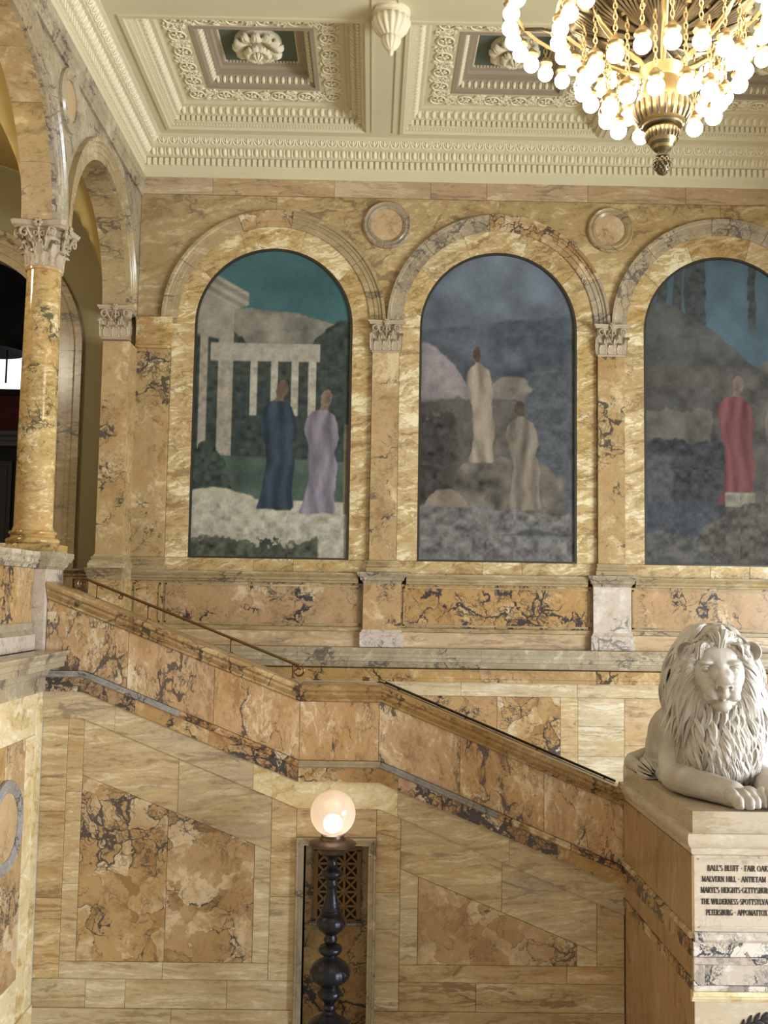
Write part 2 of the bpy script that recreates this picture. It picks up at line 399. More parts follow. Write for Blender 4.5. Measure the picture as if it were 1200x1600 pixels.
# arch mouldings in voussoir lengths
aprof = [(-0.05, AR0), (0.020, AR0), (0.020, AR0+0.075), (0.032, AR0+0.08), (0.032, AR0+0.135), (0.044, AR0+0.14), (0.044, AR0+0.165), (0.066, AR0+0.185), (0.066, AR1), (-0.05, AR1)]
for i, c in enumerate(MUR):
    cuts = [0, 0.14, 0.36, 0.53, 0.74, 1.0] if i else [0, 0.2, 0.45, 0.61, 0.82, 1.0]
    for k, (a, b2) in enumerate(zip(cuts[:-1], cuts[1:])):
        mb = MB(); mb.arch(BW, c, AS, aprof, PI*a+0.002, PI*b2-0.002, 12)
        obj('voussoir', mb, M['breccia'] if (i == 0 and k == 2) or (i == 1 and k in (1, 2)) else M['mould_pink'] if i else M['mould'], wall_back, 30)
# frieze under the ceiling
cuts = [-3.36, -2.35, -0.62, 0.75, 1.55, 3.0, 4.4, XR]
for a, b2 in zip(cuts[:-1], cuts[1:]): bslab(rect(a, b2, 9.84, 10.10), 'frieze', 0.018)
# plain corner pilaster with impost block
bslab(rect(-3.36, -2.87, 4.68, 7.60), 'pilaster', 0.04)
mb = MB(); mb.run(BW, [(-0.05, 7.60), (0.06, 7.60), (0.06, 7.64), (0.045, 7.66), (0.045, 7.93), (0.06, 7.95), (0.085, 7.98), (0.085, 8.04), (-0.05, 8.04)], [(-3.36, 0), (-2.86, 0)])
obj('impost', mb, M['gold'], wall_back, 30)
base_prof = [(-0.03, 4.50), (0.075, 4.50), (0.075, 4.56), (0.062, 4.565), (0.07, 4.58), (0.07, 4.60), (0.055, 4.62), (0.055, 4.63), (0.062, 4.645), (0.058, 4.67), (0.042, 4.68), (-0.03, 4.68)]
mb = MB(); mb.run(BW, base_prof, [(-3.36, 0), (-2.85, 0)]); obj('pilaster_base', mb, M['mould'], wall_back, 30)
# dado: cap, panels, base, ledge
cap = [(-0.05, 4.36), (0.05, 4.36), (0.055, 4.385), (0.075, 4.40), (0.08, 4.43), (0.10, 4.45), (0.115, 4.475), (0.115, 4.50), (-0.05, 4.50)]
segs = [-4.4, -2.6, PIL[0]-0.33, PIL[0]+0.33, PIL[1]-0.33, PIL[1]+0.33, 5.2, XR]
for k in (0, 1, 3, 5, 6):
    mb = MB(); mb.run(BW, cap, [(segs[k], 0), (segs[k+1], 0)]); obj('dado_cap', mb, M['mould'], wall_back, 30)
ledge = [(-0.05, 3.03), (0.05, 3.03), (0.05, 3.07), (0.035, 3.08), (0.035, 3.20), (0.06, 3.215), (0.10, 3.23), (0.13, 3.28), (0.13, 3.30), (0.19, 3.31), (0.19, 3.36), (0.205, 3.365), (0.205, 3.41), (0.22, 3.43), (0.23, 3.49), (-0.05, 3.49)]
for a, b2 in zip([-4.4, -2.2, -0.1, 1.5, 3.1, 4.7], [-2.2, -0.1, 1.5, 3.1, 4.7, XR]):
    low = [p for p in ledge if p[1] <= 3.21]; low = low+[(-0.05, low[-1][1])]
    up = [p for p in ledge if p[1] >= 3.21]; up = [(-0.05, up[0][1])]+up
    mb = MB(); mb.run(BW, low, [(a+0.001, 0), (b2-0.001, 0)]); obj('ledge_frieze', mb, M['coping'], wall_back, 30)  # frieze takes darker coping stone, putting the ledge's shade into its colour
    mb = MB(); mb.run(BW, up, [(a+0.001, 0), (b2-0.001, 0)]); obj('ledge_moulding', mb, M['mould_pink'], wall_back, 30)
def dado_bay(x0, x1, m):
    bslab(rect(x0, x1, 3.49, 3.70), 'frieze', 0.045); bslab(rect(x0, x1, 3.70, 3.76), 'mould', 0.03)
    g = 0.035
    bslab([(x0, 3.76), (x1, 3.76), (x1, 4.36), (x0, 4.36)], m, 0.004)
    w_ = 0.02
    for q in (rect(x0+g, x1-g, 3.785, 3.785+w_), rect(x0+g, x1-g, 4.325-w_, 4.325), rect(x0+g, x0+g+w_, 3.785, 4.325), rect(x1-g-w_, x1-g, 3.785, 4.325)):
        mb = MB(); mb.box(BW, q[0][0], q[1][0], 0.0, 0.016, q[0][1], q[2][1]); obj('panel_bead', mb, M['mould'], wall_back)
dado_bay(-4.4, -3.30, 'gold'); dado_bay(-3.30, -2.87, 'panel'); dado_bay(-2.87, PIL[0]-0.26, 'panel'); dado_bay(PIL[0]+0.26, PIL[1]-0.26, 'panel'); dado_bay(PIL[1]+0.26, XR, 'panel')
# lower wall behind the stair
lz = [(-4.4, -1.1), (-1.1, 0.1), (0.1, 1.25), (1.25, 2.85), (2.85, 4.0), (4.0, XR)]
for a, b2 in lz: bslab(rect(a, b2, 2.84, 3.05), 'siena_grey')
for a, b2, m in [(-4.4, -1.0, 'siena_grey'), (-1.0, 0.52, 'siena_grey'), (0.52, 0.72, 'siena'), (0.72, 1.75, 'panel'), (1.75, 2.62, 'breccia'), (2.62, 2.86, 'siena'), (2.86, 3.5, 'siena_grey'), (3.5, 5.0, 'siena'), (5.0, XR, 'panel')]:
    for z0, z1 in ([(1.2, 2.84)] if m in ('panel', 'breccia') else [(1.2, 2.05), (2.05, 2.45), (2.45, 2.84)] if m == 'siena_grey' else [(1.2, 2.2), (2.2, 2.84)]):
        bslab(rect(a, b2, z0, z1), m)

# ------------------------------------------------------------------ arcade wall on the left, with the gallery behind it
CA, CA0, CA1 = 12.20, 1.35, 1.59      # narrow arch
CB, CB0, CB1 = 8.86, 1.49, 1.73       # wide arch
TH = 0.34
def arcade_poly():
    p = [(14.1, 10.7), (14.1, AS), (CA+CA0, AS)]
    p += arc(CA, AS, CA0, 0, PI, 28)[1:]
    p += arc(CB, AS, CB0, 0, PI, 28)
    p += [(5.0, AS), (5.0, 10.7)]
    return p
mb = MB(); mb.prism(LW, arcade_poly(), -TH, -0.004)
wall_left = struct('wall_left', mb, M['mould_pink'])
def lslab(poly, m, d0=-0.02, d1=0.0, gap=0.0012): return slab(LW, poly, d0, d1, M[m], wall_left, gap=gap)
# facing between the arches
poly = [(CA, 9.79)]+arc(CA, AS, CA1-0.02, PI/2, PI*0.97, 14)+arc(CB, AS, CB1-0.02, PI*0.03, PI/2, 14)+[(CB, 9.79)]
lslab(poly, 'mould_pink', gap=0.0)
lslab([(14.1, 9.79), (14.1, AS)]+arc(CA, AS, CA1-0.02, 0, PI/2, 14)+[(CA, 9.79)], 'mould_pink', gap=0.0)
# soffit stones of both arches
for c, r, n in ((CA, CA0, 7), (CB, CB0, 8)):
    for k in range(n):
        mb = MB(); mb.arch(LW, c, AS, [(-TH-0.005, r-0.012), (-0.03, r-0.012), (-0.03, r+0.01), (-TH-0.005, r+0.01)], PI*k/n+0.001, PI*(k+1)/n-0.001, 5)
        obj('soffit_slab', mb, M['wall'] if c == CB else M['mould'], wall_left, 30)
# arch mouldings
for c, r0, r1 in ((CA, CA0, CA1), (CB, CB0, CB1)):
    w_ = r1-r0
    pr = [(-0.03, r0-0.012), (0.022, r0-0.012), (0.022, r0+0.3*w_), (0.034, r0+0.33*w_), (0.034, r0+0.58*w_), (0.046, r0+0.61*w_), (0.046, r0+0.74*w_), (0.07, r0+0.82*w_), (0.07, r1), (-0.03, r1)]
    cuts = [0, 0.22, 0.5, 0.78, 1.0]
    for a, b2 in zip(cuts[:-1], cuts[1:]):
        mb = MB(); mb.arch(LW, c, AS, pr, PI*a+0.001, PI*b2-0.001, 14); obj('voussoir', mb, M['mould'] if c == CA else M['mould_pink'], wall_left, 30)
# architrave above
pr = [(-0.02, 9.79), (0.03, 9.79), (0.03, 9.84), (0.04, 9.85), (0.04, 9.93), (0.06, 9.95), (0.05, 9.97), (0.05, 10.09), (-0.02, 10.09)]
for a, b2 in ((5.0, 8.3), (8.3, 10.1), (10.1, 12.0), (12.0, 14.08)):
    mb = MB(); mb.run(LW, pr, [(a+0.001, 0), (b2-0.001, 0)]); obj('architrave', mb, M['mould_pink'], wall_left, 30)

# gallery shell: end wall with an arched doorway, inner wall, floor, barrel vault
def arch_hole(x0, x1, zt, c, r, zs, z0, n=24):
    return [(x1, z0), (x1, zt), (x0, zt), (x0, z0), (c-r, z0)]+arc(c, zs, r, PI, 0, n)+[(c+r, z0)]
mb = MB(); mb.prism(BW, arch_hole(-8.4, -3.5, 11.2, -5.9, 1.42, 7.55, 3.4), -0.35, -0.02)
wall_gallery = struct('wall_gallery', mb, M['olive'])
pr = [(-0.05, 1.40), (0.01, 1.40), (0.01, 1.50), (0.022, 1.505), (0.022, 1.62), (0.035, 1.625), (0.035, 1.68), (0.06, 1.71), (0.06, 1.80), (-0.05, 1.80)]
for a, b2 in ((0, 0.25), (0.25, 0.5), (0.5, 0.75), (0.75, 1.0)):
    mb = MB(); mb.arch(BW, -5.9, 7.55, pr, PI*a+0.001, PI*b2-0.001, 10); obj('voussoir', mb, M['mould'], wall_gallery, 30)
for sgn in (1, -1):
    for z0, z1 in ((3.4, 4.9), (4.9, 6.0), (6.0, 7.55)):
        mb = MB(); mb.loft([[BW(-5.9+sgn*r, d, z) for d, r in pr] for z in (z0+0.001, z1-0.001)]); obj('jamb_moulding', mb, M['mould'], wall_gallery, 30)
nx, ny = 60, 150
def vault(x, y):
    zb = math.sqrt(max(0, 2.27**2-(x+5.95)**2)); zt = 0
    for c, r in ((CA, 1.42), (CB, 1.56), (CB-3.6, 1.56)):
        zt = max(zt, math.sqrt(max(0, r*r-(y-c)**2)))
    return 8.02+max(zb, zt)
mb = MB(); xs = [-8.25+4.56*i/nx for i in range(nx+1)]; ys = [5.0+9.1*j/ny for j in range(ny+1)]
mb.v = [(x, y, vault(x, y)) for x in xs for y in ys]
mb.f = [(i*(ny+1)+j, (i+1)*(ny+1)+j, (i+1)*(ny+1)+j+1, i*(ny+1)+j+1) for i in range(nx) for j in range(ny)]
struct('ceiling_gallery', mb, M['ochre'], 35)
mb = MB(); mb.box(lambda u, d, z: (u, d, z), -8.5, -8.32, 5.0, 14.12, 3.4, 9.0); struct('wall_inner', mb, M['olive'])
mb = MB(); mb.box(lambda u, d, z: (u, d, z), -8.5, -3.45, 5.0, 19.3, 3.25, 3.42); struct('floor_gallery', mb, M['siena'])
# dark reading room beyond the doorway
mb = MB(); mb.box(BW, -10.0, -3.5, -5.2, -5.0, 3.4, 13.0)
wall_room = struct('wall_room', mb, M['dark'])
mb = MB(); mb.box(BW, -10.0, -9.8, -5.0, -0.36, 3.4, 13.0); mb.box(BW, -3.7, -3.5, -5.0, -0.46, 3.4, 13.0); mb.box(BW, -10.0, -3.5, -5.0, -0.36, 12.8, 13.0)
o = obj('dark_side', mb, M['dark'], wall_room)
mb = MB(); mb.run(BW, [(-5.0, 6.88), (-4.86, 6.88), (-4.86, 6.97), (-4.83, 6.98), (-4.83, 7.05), (-4.78, 7.07), (-4.78, 7.15), (-5.0, 7.15)], [(-9.8, 0), (-3.7, 0)]); obj('chair_rail', mb, plain('grey_stone_ledge', '#4d4a43', 0.6), wall_room, 30)
for k in range(6):
    x = -9.6+k*0.98
    mb = MB(); mb.loft([[BW(u, -5.0, z) for u, z in rect(x, x+0.86, 3.6, 6.6)], [BW(u, -4.95, z) for u, z in rect(x, x+0.86, 3.6, 6.6)], [BW(u, -4.93, z) for u, z in rect(x+0.06, x+0.80, 3.7, 6.5)], [BW(u, -4.95, z) for u, z in rect(x+0.09, x+0.77, 3.73, 6.47)]])
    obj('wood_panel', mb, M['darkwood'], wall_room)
mb = MB(); mb.box(BW, -7.9, -6.55, -5.0, -4.98, 7.92, 8.72); window_1 = struct('window_1', mb, M['sky'])
mb = MB()
for q in ((-7.98, -6.47, 8.66, 8.80), (-7.98, -6.47, 7.86, 7.96), (-7.98, -7.86, 7.9, 8.8), (-6.60, -6.47, 7.9, 8.8), (-7.3, -7.26, 7.9, 8.8)): mb.box(BW, q[0], q[1], -5.0, -4.9, q[2], q[3])
obj('window_frame', mb, M['dark'], window_1)
t = thing('wall_hanging', (-7.1, 18.95, 7.15), 'dark red cloth hanging under the bright window in the dark room behind the column', 'cloth')
mb = MB(); n = 40
front = [(-8.3+2.3*i/n, 0.03+0.02*math.sin(i*1.9)) for i in range(n+1)]
mb.loft([[BW(x, -4.98+d, z) for x, d in front]+[BW(x, -5.0+0.003, z) for x, d in reversed(front)] for z in (7.16, 7.85)]); obj('cloth_folds', mb, M['red'], t, 60)
t = thing('hanging_lamp', (-6.62, 18.2, 8.55), 'dark shaded lamp on a beaded chain against the bright window behind the column', 'lamp')
mb = MB(); mb.lathe((-6.95, 18.2, 8.48), [(0.02, 0.28), (0.55, 0.16), (0.62, 0.05), (0.60, 0.0), (0.54, 0.03), (0.05, 0.2)], 28); obj('lamp_shade', mb, M['dark'], t, 40)
mb = MB()
for k in range(24): mb.ell((-6.66, 18.2, 8.5-0.025*k), (0.022, 0.022, 0.017), 6, 4)
obj('bead_chain', mb, M['dark'], t, 60)
mb = MB(); mb.tube([(-6.95, 18.2, 8.75), (-6.95, 18.2, 12.8)], 0.025, 6); obj('suspension_rod', mb, M['dark'], t, 60)

# gallery ledge, parapet and lower wall on the left
lp = [(-0.1, 3.19), (0.02, 3.19), (0.03, 3.22), (0.025, 3.23), (0.025, 3.33), (0.05, 3.35), (0.06, 3.40), (0.10, 3.43), (0.20, 3.44), (0.20, 3.49), (0.215, 3.50), (0.215, 3.54), (0.235, 3.56), (0.25, 3.585), (0.25, 3.60), (-0.1, 3.60)]
mb = MB(); mb.box(SW, 4.5, 10.39, -0.5, -0.035, FL, 3.6)
wall_side = struct('wall_side', mb, M['core'])
for a, b2 in ((4.5, 6.8), (6.8, 9.3), (9.3, 10.39)):
    mb = MB(); mb.run(SW, lp, [(a+0.001, 0), (b2-0.001, 0)]); obj('ledge_moulding', mb, M['mould_pink'], wall_side, 30)
def sslab(poly, m, d1=0.0, gap=0.0014): return slab(SW, poly, -0.034, d1, M[m], wall_side, gap=gap)
sslab(rect(9.95, 10.20, 0.14, 2.78), 'siena_light'); sslab(rect(10.20, 10.39, 0.14, 3.19), 'siena_light')
sslab(rect(8.65, 10.20, 2.78, 3.19), 'siena_light'); sslab(rect(6.9, 8.65, 2.78, 3.19), 'siena_light'); sslab(rect(8.65, 8.9, 0.14, 2.78), 'siena_light')
sslab(rect(8.9, 9.95, 0.14, 0.55), 'siena_light'); sslab(rect(6.9, 8.65, 0.14, 2.78), 'breccia'); sslab(rect(4.5, 6.9, 0.14, 3.19), 'siena_light')
sslab(rect(8.0, 10.39, FL, 0.14), 'siena_light', 0.02); sslab(rect(4.5, 8.0, FL, 0.14), 'siena_light', 0.02)
sslab(rect(8.9, 9.42, 0.55, 2.78), 'breccia', -0.006); sslab(rect(9.42, 9.95, 0.55, 2.78), 'breccia', -0.006)
# gallery parapet
def GW(u, d, z): return (-3.40+d, u, z)
mb = MB(); mb.box(GW, 4.5, 10.3, -0.28, -0.012, 3.6, 4.45)
wall_parapet = struct('wall_parapet', mb, M['core'])
for a, b2 in ((4.5, 7.0), (7.0, 8.9), (8.9, 10.3)):
    slab(GW, rect(a, b2, 3.80, 4.42), -0.01, 0.0, M['panel'], wall_parapet)
    slab(GW, rect(a, b2, 3.60, 3.76), -0.01, 0.045, M['pedestal'], wall_parapet, 'base_block')
    mb = MB(); mb.run(GW, [(-0.01, 3.76), (0.045, 3.76), (0.03, 3.79), (0.015, 3.80), (0.015, 3.87), (0, 3.88), (-0.01, 3.88)], [(a, 0), (b2, 0)]); obj('base_moulding', mb, M['mould_pink'], wall_parapet, 30)
    mb = MB(); mb.run(GW, [(-0.33, 4.42), (0.02, 4.42), (0.03, 4.45), (0.055, 4.47), (0.06, 4.51), (0.085, 4.54), (0.085, 4.58), (-0.33, 4.58)], [(a, 0), (b2, 0)]); obj('coping', mb, M['mould_pink'], wall_parapet, 30)

# ------------------------------------------------------------------ stair flank with its sloping parapet
XE = 2.575
def S(u):
    if u <= -2.88: return 2.925
    if u <= -0.70: return 2.925-(u+2.88)*(2.925-2.068)/2.18
    if u <= 0.12: return 2.068
    return 2.068-(u-0.12)*(2.068-1.068)/2.45
BK = [-2.88, -0.70, 0.12]
def spath(a, b2, off=0.0): return [(a, S(a)+off)]+[(k, S(k)+off) for k in BK if a < k < b2]+[(b2, S(b2)+off)]
NX0, NX1, NZ = -0.628, 0.016, 1.703       # niche opening
core = [(-3.28, FL), (NX0, FL), (NX0, NZ), (NX1, NZ), (NX1, FL), (XE+0.03, FL), (XE+0.03, S(XE)+1.0)]+[(u, z+1.0) for u, z in reversed(spath(-3.28, XE))]
mb = MB(); mb.prism(FW, core, -0.35, -0.035)
wall_stair = struct('wall_stair', mb, M['core'])
mb = MB(); mb.box(FW, NX0-0.1, NX1+0.1, -0.50, -0.34, FL, 1.9); obj('niche_back', mb, M['core'], wall_stair)
def fslab(poly, m, d1=0.0, d0=-0.034, gap=0.0016, name='marble_slab'): return slab(FW, poly, d0, d1, M[m], wall_stair, name, gap)
def under(a, b2, z0, m, d1=0.0): return fslab([(a, z0), (b2, z0)]+list(reversed(spath(a, b2))), m, d1)
# left field
for z0, z1 in ((0.39, 1.16), (1.16, 2.0)): fslab(rect(-3.28, -3.02, z0, z1), 'siena')
under(-3.28, -3.02, 2.0, 'siena')
pt = lambda u: 2.36-(u+2.86)*0.379
for z0, z1 in ((0.556, 1.3), (1.3, 2.2)): fslab(rect(-3.02, -2.86, z0, z1), 'siena')
under(-3.02, -2.86, 2.2, 'siena')
for a, b2 in ((-2.86, -1.9), (-1.9, -0.96)):
    slab(FW, [(a, pt(a)), (b2, pt(b2))]+list(reversed(spath(a, b2))), -0.034, 0.0, M['siena_slope'], wall_stair)
fslab([(-1.12, 0.556), (-0.96, 0.556), (-0.96, pt(-0.96)), (-1.12, pt(-1.12))], 'siena_grey')
for z0, z1 in ((0.39, 1.2),): fslab(rect(-0.96, -0.708, z0, z1), 'siena_grey')
under(-0.96, -0.708, 1.2, 'siena')
fslab(rect(-3.02, -2.0, 0.39, 0.556), 'siena_grey'); fslab(rect(-2.0, -0.96, 0.39, 0.556), 'siena_grey')
for a, b2 in ((-3.28, -2.75), (-2.75, -2.36), (-2.36, -1.36), (-1.36, -0.708)): fslab(rect(a, b2, 0.113, 0.39), 'siena_grey')
for a, b2 in ((-3.28, -1.9), (-1.9, -0.708)): fslab(rect(a, b2, FL, 0.113), 'siena_grey', 0.012)
for a, b2 in ((-2.86, -1.99), (-1.99, -1.12)): fslab([(a, 0.556), (b2, 0.556), (b2, pt(b2)), (a, pt(a))], 'breccia', -0.004)
# over the niche
for a, b2 in ((-0.708, -0.45), (-0.45, 0.091)): under(a, b2, 1.783, 'siena')
# right field
under(0.091, 0.335, 1.25, 'siena'); fslab(rect(0.091, 0.335, 0.39, 1.25), 'siena_grey')
qt = lambda u: 1.41-(u-0.515)*0.40
fslab([(0.335, 0.56), (0.515, 0.56), (0.515, qt(0.515)), (0.335, 1.483)], 'siena_grey')
for a, b2 in ((0.335, 1.35), (1.35, 2.3)):
    slab(FW, [(a, qt(a)), (b2, qt(b2))]+list(reversed(spath(a, b2))), -0.034, 0.0, M['siena_slope'], wall_stair)
fslab([(2.1, 0.56), (2.3, 0.56), (2.3, qt(2.3)), (2.1, qt(2.1))], 'siena')
under(2.3, XE, 0.56, 'siena')
fslab([(0.515, 0.56), (2.1, 0.56), (2.1, qt(2.1)), (0.515, qt(0.515))], 'breccia', -0.004)
for a, b2 in ((0.335, 2.0), (2.0, XE)): fslab(rect(a, b2, 0.39, 0.56), 'siena')
fslab(rect(0.091, 0.335, 0.113, 0.39), 'siena_grey')
for a, b2 in ((0.335, 1.1), (1.1, XE)): fslab(rect(a, b2, 0.113, 0.39), 'siena')
fslab(rect(0.091, XE, FL, 0.113), 'siena', 0.012)
# niche frame and lining
fp = [(-0.03, 0), (0.045, 0), (0.055, 0.012), (0.05, 0.025), (0.028, 0.032), (0.028, 0.052), (0.014, 0.058), (0.014, 0.080), (-0.03, 0.080)]
for sgn, x in ((1, -0.708), (-1, 0.096)):
    mb = MB(); mb.loft([[FW(x+sgn*q, d, z) for d, q in fp] for z, k in ((FL, 0), (1.703, 0))]+[[FW(x+sgn*q, d, 1.783-q) for d, q in fp]]); obj('niche_jamb', mb, M['mould_pink'], wall_stair, 30)
mb = MB(); mb.loft([[FW(x+sgn*q, d, 1.783-q) for d, q in fp] for sgn, x in ((1, -0.708), (-1, 0.096))]); obj('niche_lintel', mb, M['mould_pink'], wall_stair, 30)
slab(FW, rect(NX0-0.02, NX1+0.02, FL, 0.84), -0.345, -0.325, M['panel'], wall_stair, gap=0); slab(FW, rect(NX0-0.02, NX1+0.02, 0.84, NZ+0.02), -0.345, -0.325, M['panel'], wall_stair, gap=0)
mb = MB(); mb.box(FW, NX0-0.03, NX0, -0.34, 0.0, FL, NZ); obj('niche_lining', mb, M['gold'], wall_stair)
mb = MB(); mb.box(FW, NX1, NX1+0.03, -0.34, 0.0, FL, NZ); obj('niche_lining', mb, M['gold'], wall_stair)
mb = MB(); mb.box(FW, NX0, NX1, -0.34, 0.0, NZ, NZ+0.03); obj('niche_lining', mb, M['gold'], wall_stair)
mb = MB(); mb.run(FW, [(-0.33, 0.84), (-0.26, 0.84), (-0.25, 0.855), (-0.25, 0.872), (-0.33, 0.872)], [(-0.57, 0), (-0.04, 0)]); obj('niche_sill', mb, M['ringstone'], wall_stair, 30)
# string course: pale strip, veined band, bead
def along(name, prof, cuts, m, off=0.0, sm=30):
    for k, (a, b2) in enumerate(zip(cuts[:-1], cuts[1:])):
        mb = MB(); mb.run(FW, prof, spath(a+0.0012, b2-0.0012, off)); obj(name, mb, M[m[k % len(m)]], wall_stair, sm)
along('string_slab', [(-0.034, 0.0), (0.018, 0.0), (0.018, 0.262), (-0.034, 0.262)], [-3.28, -2.55, -1.15, 0.30, 1.42, XE], ['siena_slope', 'siena_slope', 'siena_light', 'siena_slope'], 0.0)
along('string_band', [(-0.034, 0.265), (0.042, 0.265), (0.042, 0.405), (-0.034, 0.405)], [-3.28, -2.35, -1.6, -0.70, 0.30, 1.0, 1.9, XE], ['string', 'panel', 'string', 'panel', 'string', 'string', 'panel'])
along('string_bead', [(-0.034, 0.405), (0.05, 0.405), (0.062, 0.418), (0.062, 0.436), (0.046, 0.446), (0.03, 0.468), (-0.034, 0.468)], [-3.28, -1.9, -0.70, 0.12, 1.3, XE], ['ringstone', 'string', 'mould_pink'])
# parapet slabs and coping
cuts = [-3.28, -2.45, -1.57, -0.70, 0.10, 0.92, 1.77, XE]
for a, b2 in zip(cuts[:-1], cuts[1:]): fslab(spath(a, b2, 0.468)+list(reversed([(u, S2+0) for u, S2 in [(u, z) for u, z in spath(a, b2, 1.06)]])), 'parapet', 0.0, -0.03)
def SC_(u):   # coping foot: slopes straight from the pedestal
    if u <= -0.70: return 3.120-(u+0.70)*0.385
    if u <= 0.12: return 3.120
    return 3.120-(u-0.12)*0.408
def cpath(a, b2): return [(a, SC_(a))]+[(k, SC_(k)) for k in BK[1:] if a < k < b2]+[(b2, SC_(b2))]
mb = MB(); mb.prism(FW, [(-3.28, S(-3.28)+1.0), (-2.88, S(-2.88)+1.0), (-2.88, SC_(-2.88)+0.01), (-3.28, SC_(-3.28)+0.01)], -0.30, -0.002); obj('parapet_slab', mb, M['parapet'], wall_stair)
cp = [(-0.36, 0.0), (0.01, 0.0), (0.025, 0.012), (0.02, 0.03), (0.035, 0.05), (0.055, 0.075), (0.055, 0.10), (0.085, 0.125), (0.09, 0.15), (0.075, 0.165), (0.05, 0.172), (-0.30, 0.178), (-0.36, 0.165)]
for a, b2 in ((-3.28, -1.95), (-1.95, -0.70), (-0.70, 0.12), (0.12, 1.35), (1.35, XE)):
    mb = MB(); mb.run(FW, cp, cpath(a+0.001, b2-0.001)); obj('coping', mb, M['coping'], wall_stair, 30)

# ------------------------------------------------------------------ ceiling: cornice, beams, coffers
ZC = 10.60
cpr = [(-0.08, 10.085), (0.02, 10.085), (0.02, 10.22), (0.035, 10.225), (0.035, 10.355), (0.05, 10.36), (0.08, 10.37), (0.10, 10.385), (0.135, 10.455), (0.185, 10.462), (0.185, 10.485), (0.20, 10.49), (0.225, 10.525), (0.26, 10.56), (0.285, 10.572), (0.30, 10.578), (0.30, 10.64), (-0.08, 10.64)]
mb = MB(); mb.loft([[(XL+e, 4.0, z) for e, z in cpr], [(XL+e, YB-e, z) for e, z in cpr], [(8.85, YB-e, z) for e, z in cpr]])
trim_1 = struct('trim_1', mb, M['plaster'], 25)
def back_pt(u, e, z): return (u, YB-e, z)
def left_pt(u, e, z): return (XL+e, u, z)
# one egg, one dentil, one leaf mesh, shared by the pieces
def share(name, builder, m, smooth=None):
    mb = MB(); builder(mb); me = mesh_of(name, mb, smooth); me.materials.append(m); return me
egg_b = share('egg', lambda b: b.ell((0, -0.010, 0.004), (0.030, 0.030, 0.056), 8, 6, Matrix.Rotation(0.57, 3, 'X')), M['plaster_light'], 80)
def leaf_mesh(mb):
    for k in (-1, 1):
        mb.tube([(k*0.064, 0.0, 0.046), (k*0.060, -0.008, 0.0), (k*0.045, -0.010, -0.035), (0, -0.012, -0.05)], [0.012, 0.012, 0.011, 0.008], 5)
    mb.ell((0, -0.012, 0.004), (0.020, 0.016, 0.044), 6, 5)
    for k in (-1, 1): mb.ell((k*0.030, -0.008, 0.016), (0.012, 0.012, 0.030), 6, 4, Matrix.Rotation(0.4*k, 3, 'Y'))
leaf_b = share('tongue_leaf', leaf_mesh, M['plaster_light'], 60)
dart_b = share('dart', lambda b: b.tube([(0, -0.036, 0.046), (0, -0.012, 0.0), (0, 0.016, -0.046)], [0.011, 0.011, 0.005], 5), M['plaster_light'], 60)
def place(name, me, parent, loc, rz=0.0, rx=0.0):
    o = bpy.data.objects.new(name, me); COL.objects.link(o); o.parent = parent; o.location = loc
    o.rotation_euler = (rx, 0, rz); return o
# along the back wall every egg and leaf stands alone; down the left wall too as far as they show
u = XL+0.17
while u < 5.9:
    place('egg', egg_b, trim_1, back_pt(u, 0.108, 10.415))
    place('dart', dart_b, trim_1, back_pt(u+0.056, 0.105, 10.41)); u += 0.112
u = XL+0.33
while u < 5.9:
    place('tongue_leaf', leaf_b, trim_1, back_pt(u, 0.225, 10.53), 0, 0.75); u += 0.148
y = YB-0.17
n = 0
while y > 9.6:
    place('egg', egg_b, trim_1, left_pt(y, 0.108, 10.415), PI/2)
    place('dart', dart_b, trim_1, left_pt(y-0.056, 0.105, 10.41), PI/2); y -= 0.112
y = YB-0.33
while y > 9.6:
    o = place('tongue_leaf', leaf_b, trim_1, left_pt(y, 0.225, 10.53)); o.rotation_euler = Matrix.Rotation(PI/2, 3, 'Z').to_4x4().to_3x3().__matmul__(Matrix.Rotation(0.75, 3, 'X')).to_euler(); y -= 0.148
mb = MB(); u = XL+0.08
while u < 5.9:
    mb.box(BW, u, u+0.052, 0.03, 0.072, 10.245, 10.345); u += 0.083
y = YB-0.08
while y > 9.4:
    mb.box(LW, y-0.052, y, 0.03, 0.072, 10.245, 10.345); y -= 0.083
o = obj('dentil_row', mb, M['plaster_light'], trim_1); o['kind'] = 'stuff'

CX = [-1.535, 1.690, 4.915]; CY = 12.28; HW = 1.385
# ceiling plane with coffer openings: strips between them
mb = MB()
def slabz(x0, x1, y0, y1): mb.box(lambda u, d, z: (u, d, z), x0, x1, y0, y1, ZC, ZC+0.06)
slabz(XL-0.1, 8.85, CY+HW, YB+0.1); slabz(XL-0.1, 8.85, -2.2, CY-HW)
slabz(XL-0.1, CX[0]-HW, CY-HW, CY+HW)
for a, b2 in ((CX[0], CX[1]), (CX[1], CX[2])): slabz(a+HW, b2-HW, CY-HW, CY+HW)
slabz(CX[2]+HW, 8.85, CY-HW, CY+HW)
ceiling = struct('ceiling', mb, M['plaster'])
mb = MB(); mb.box(lambda u, d, z: (u, d, z), XL-0.1, 8.85, 9.9, YB+0.1, 11.3, 11.4); obj('roof_board', mb, M['plaster'], ceiling)
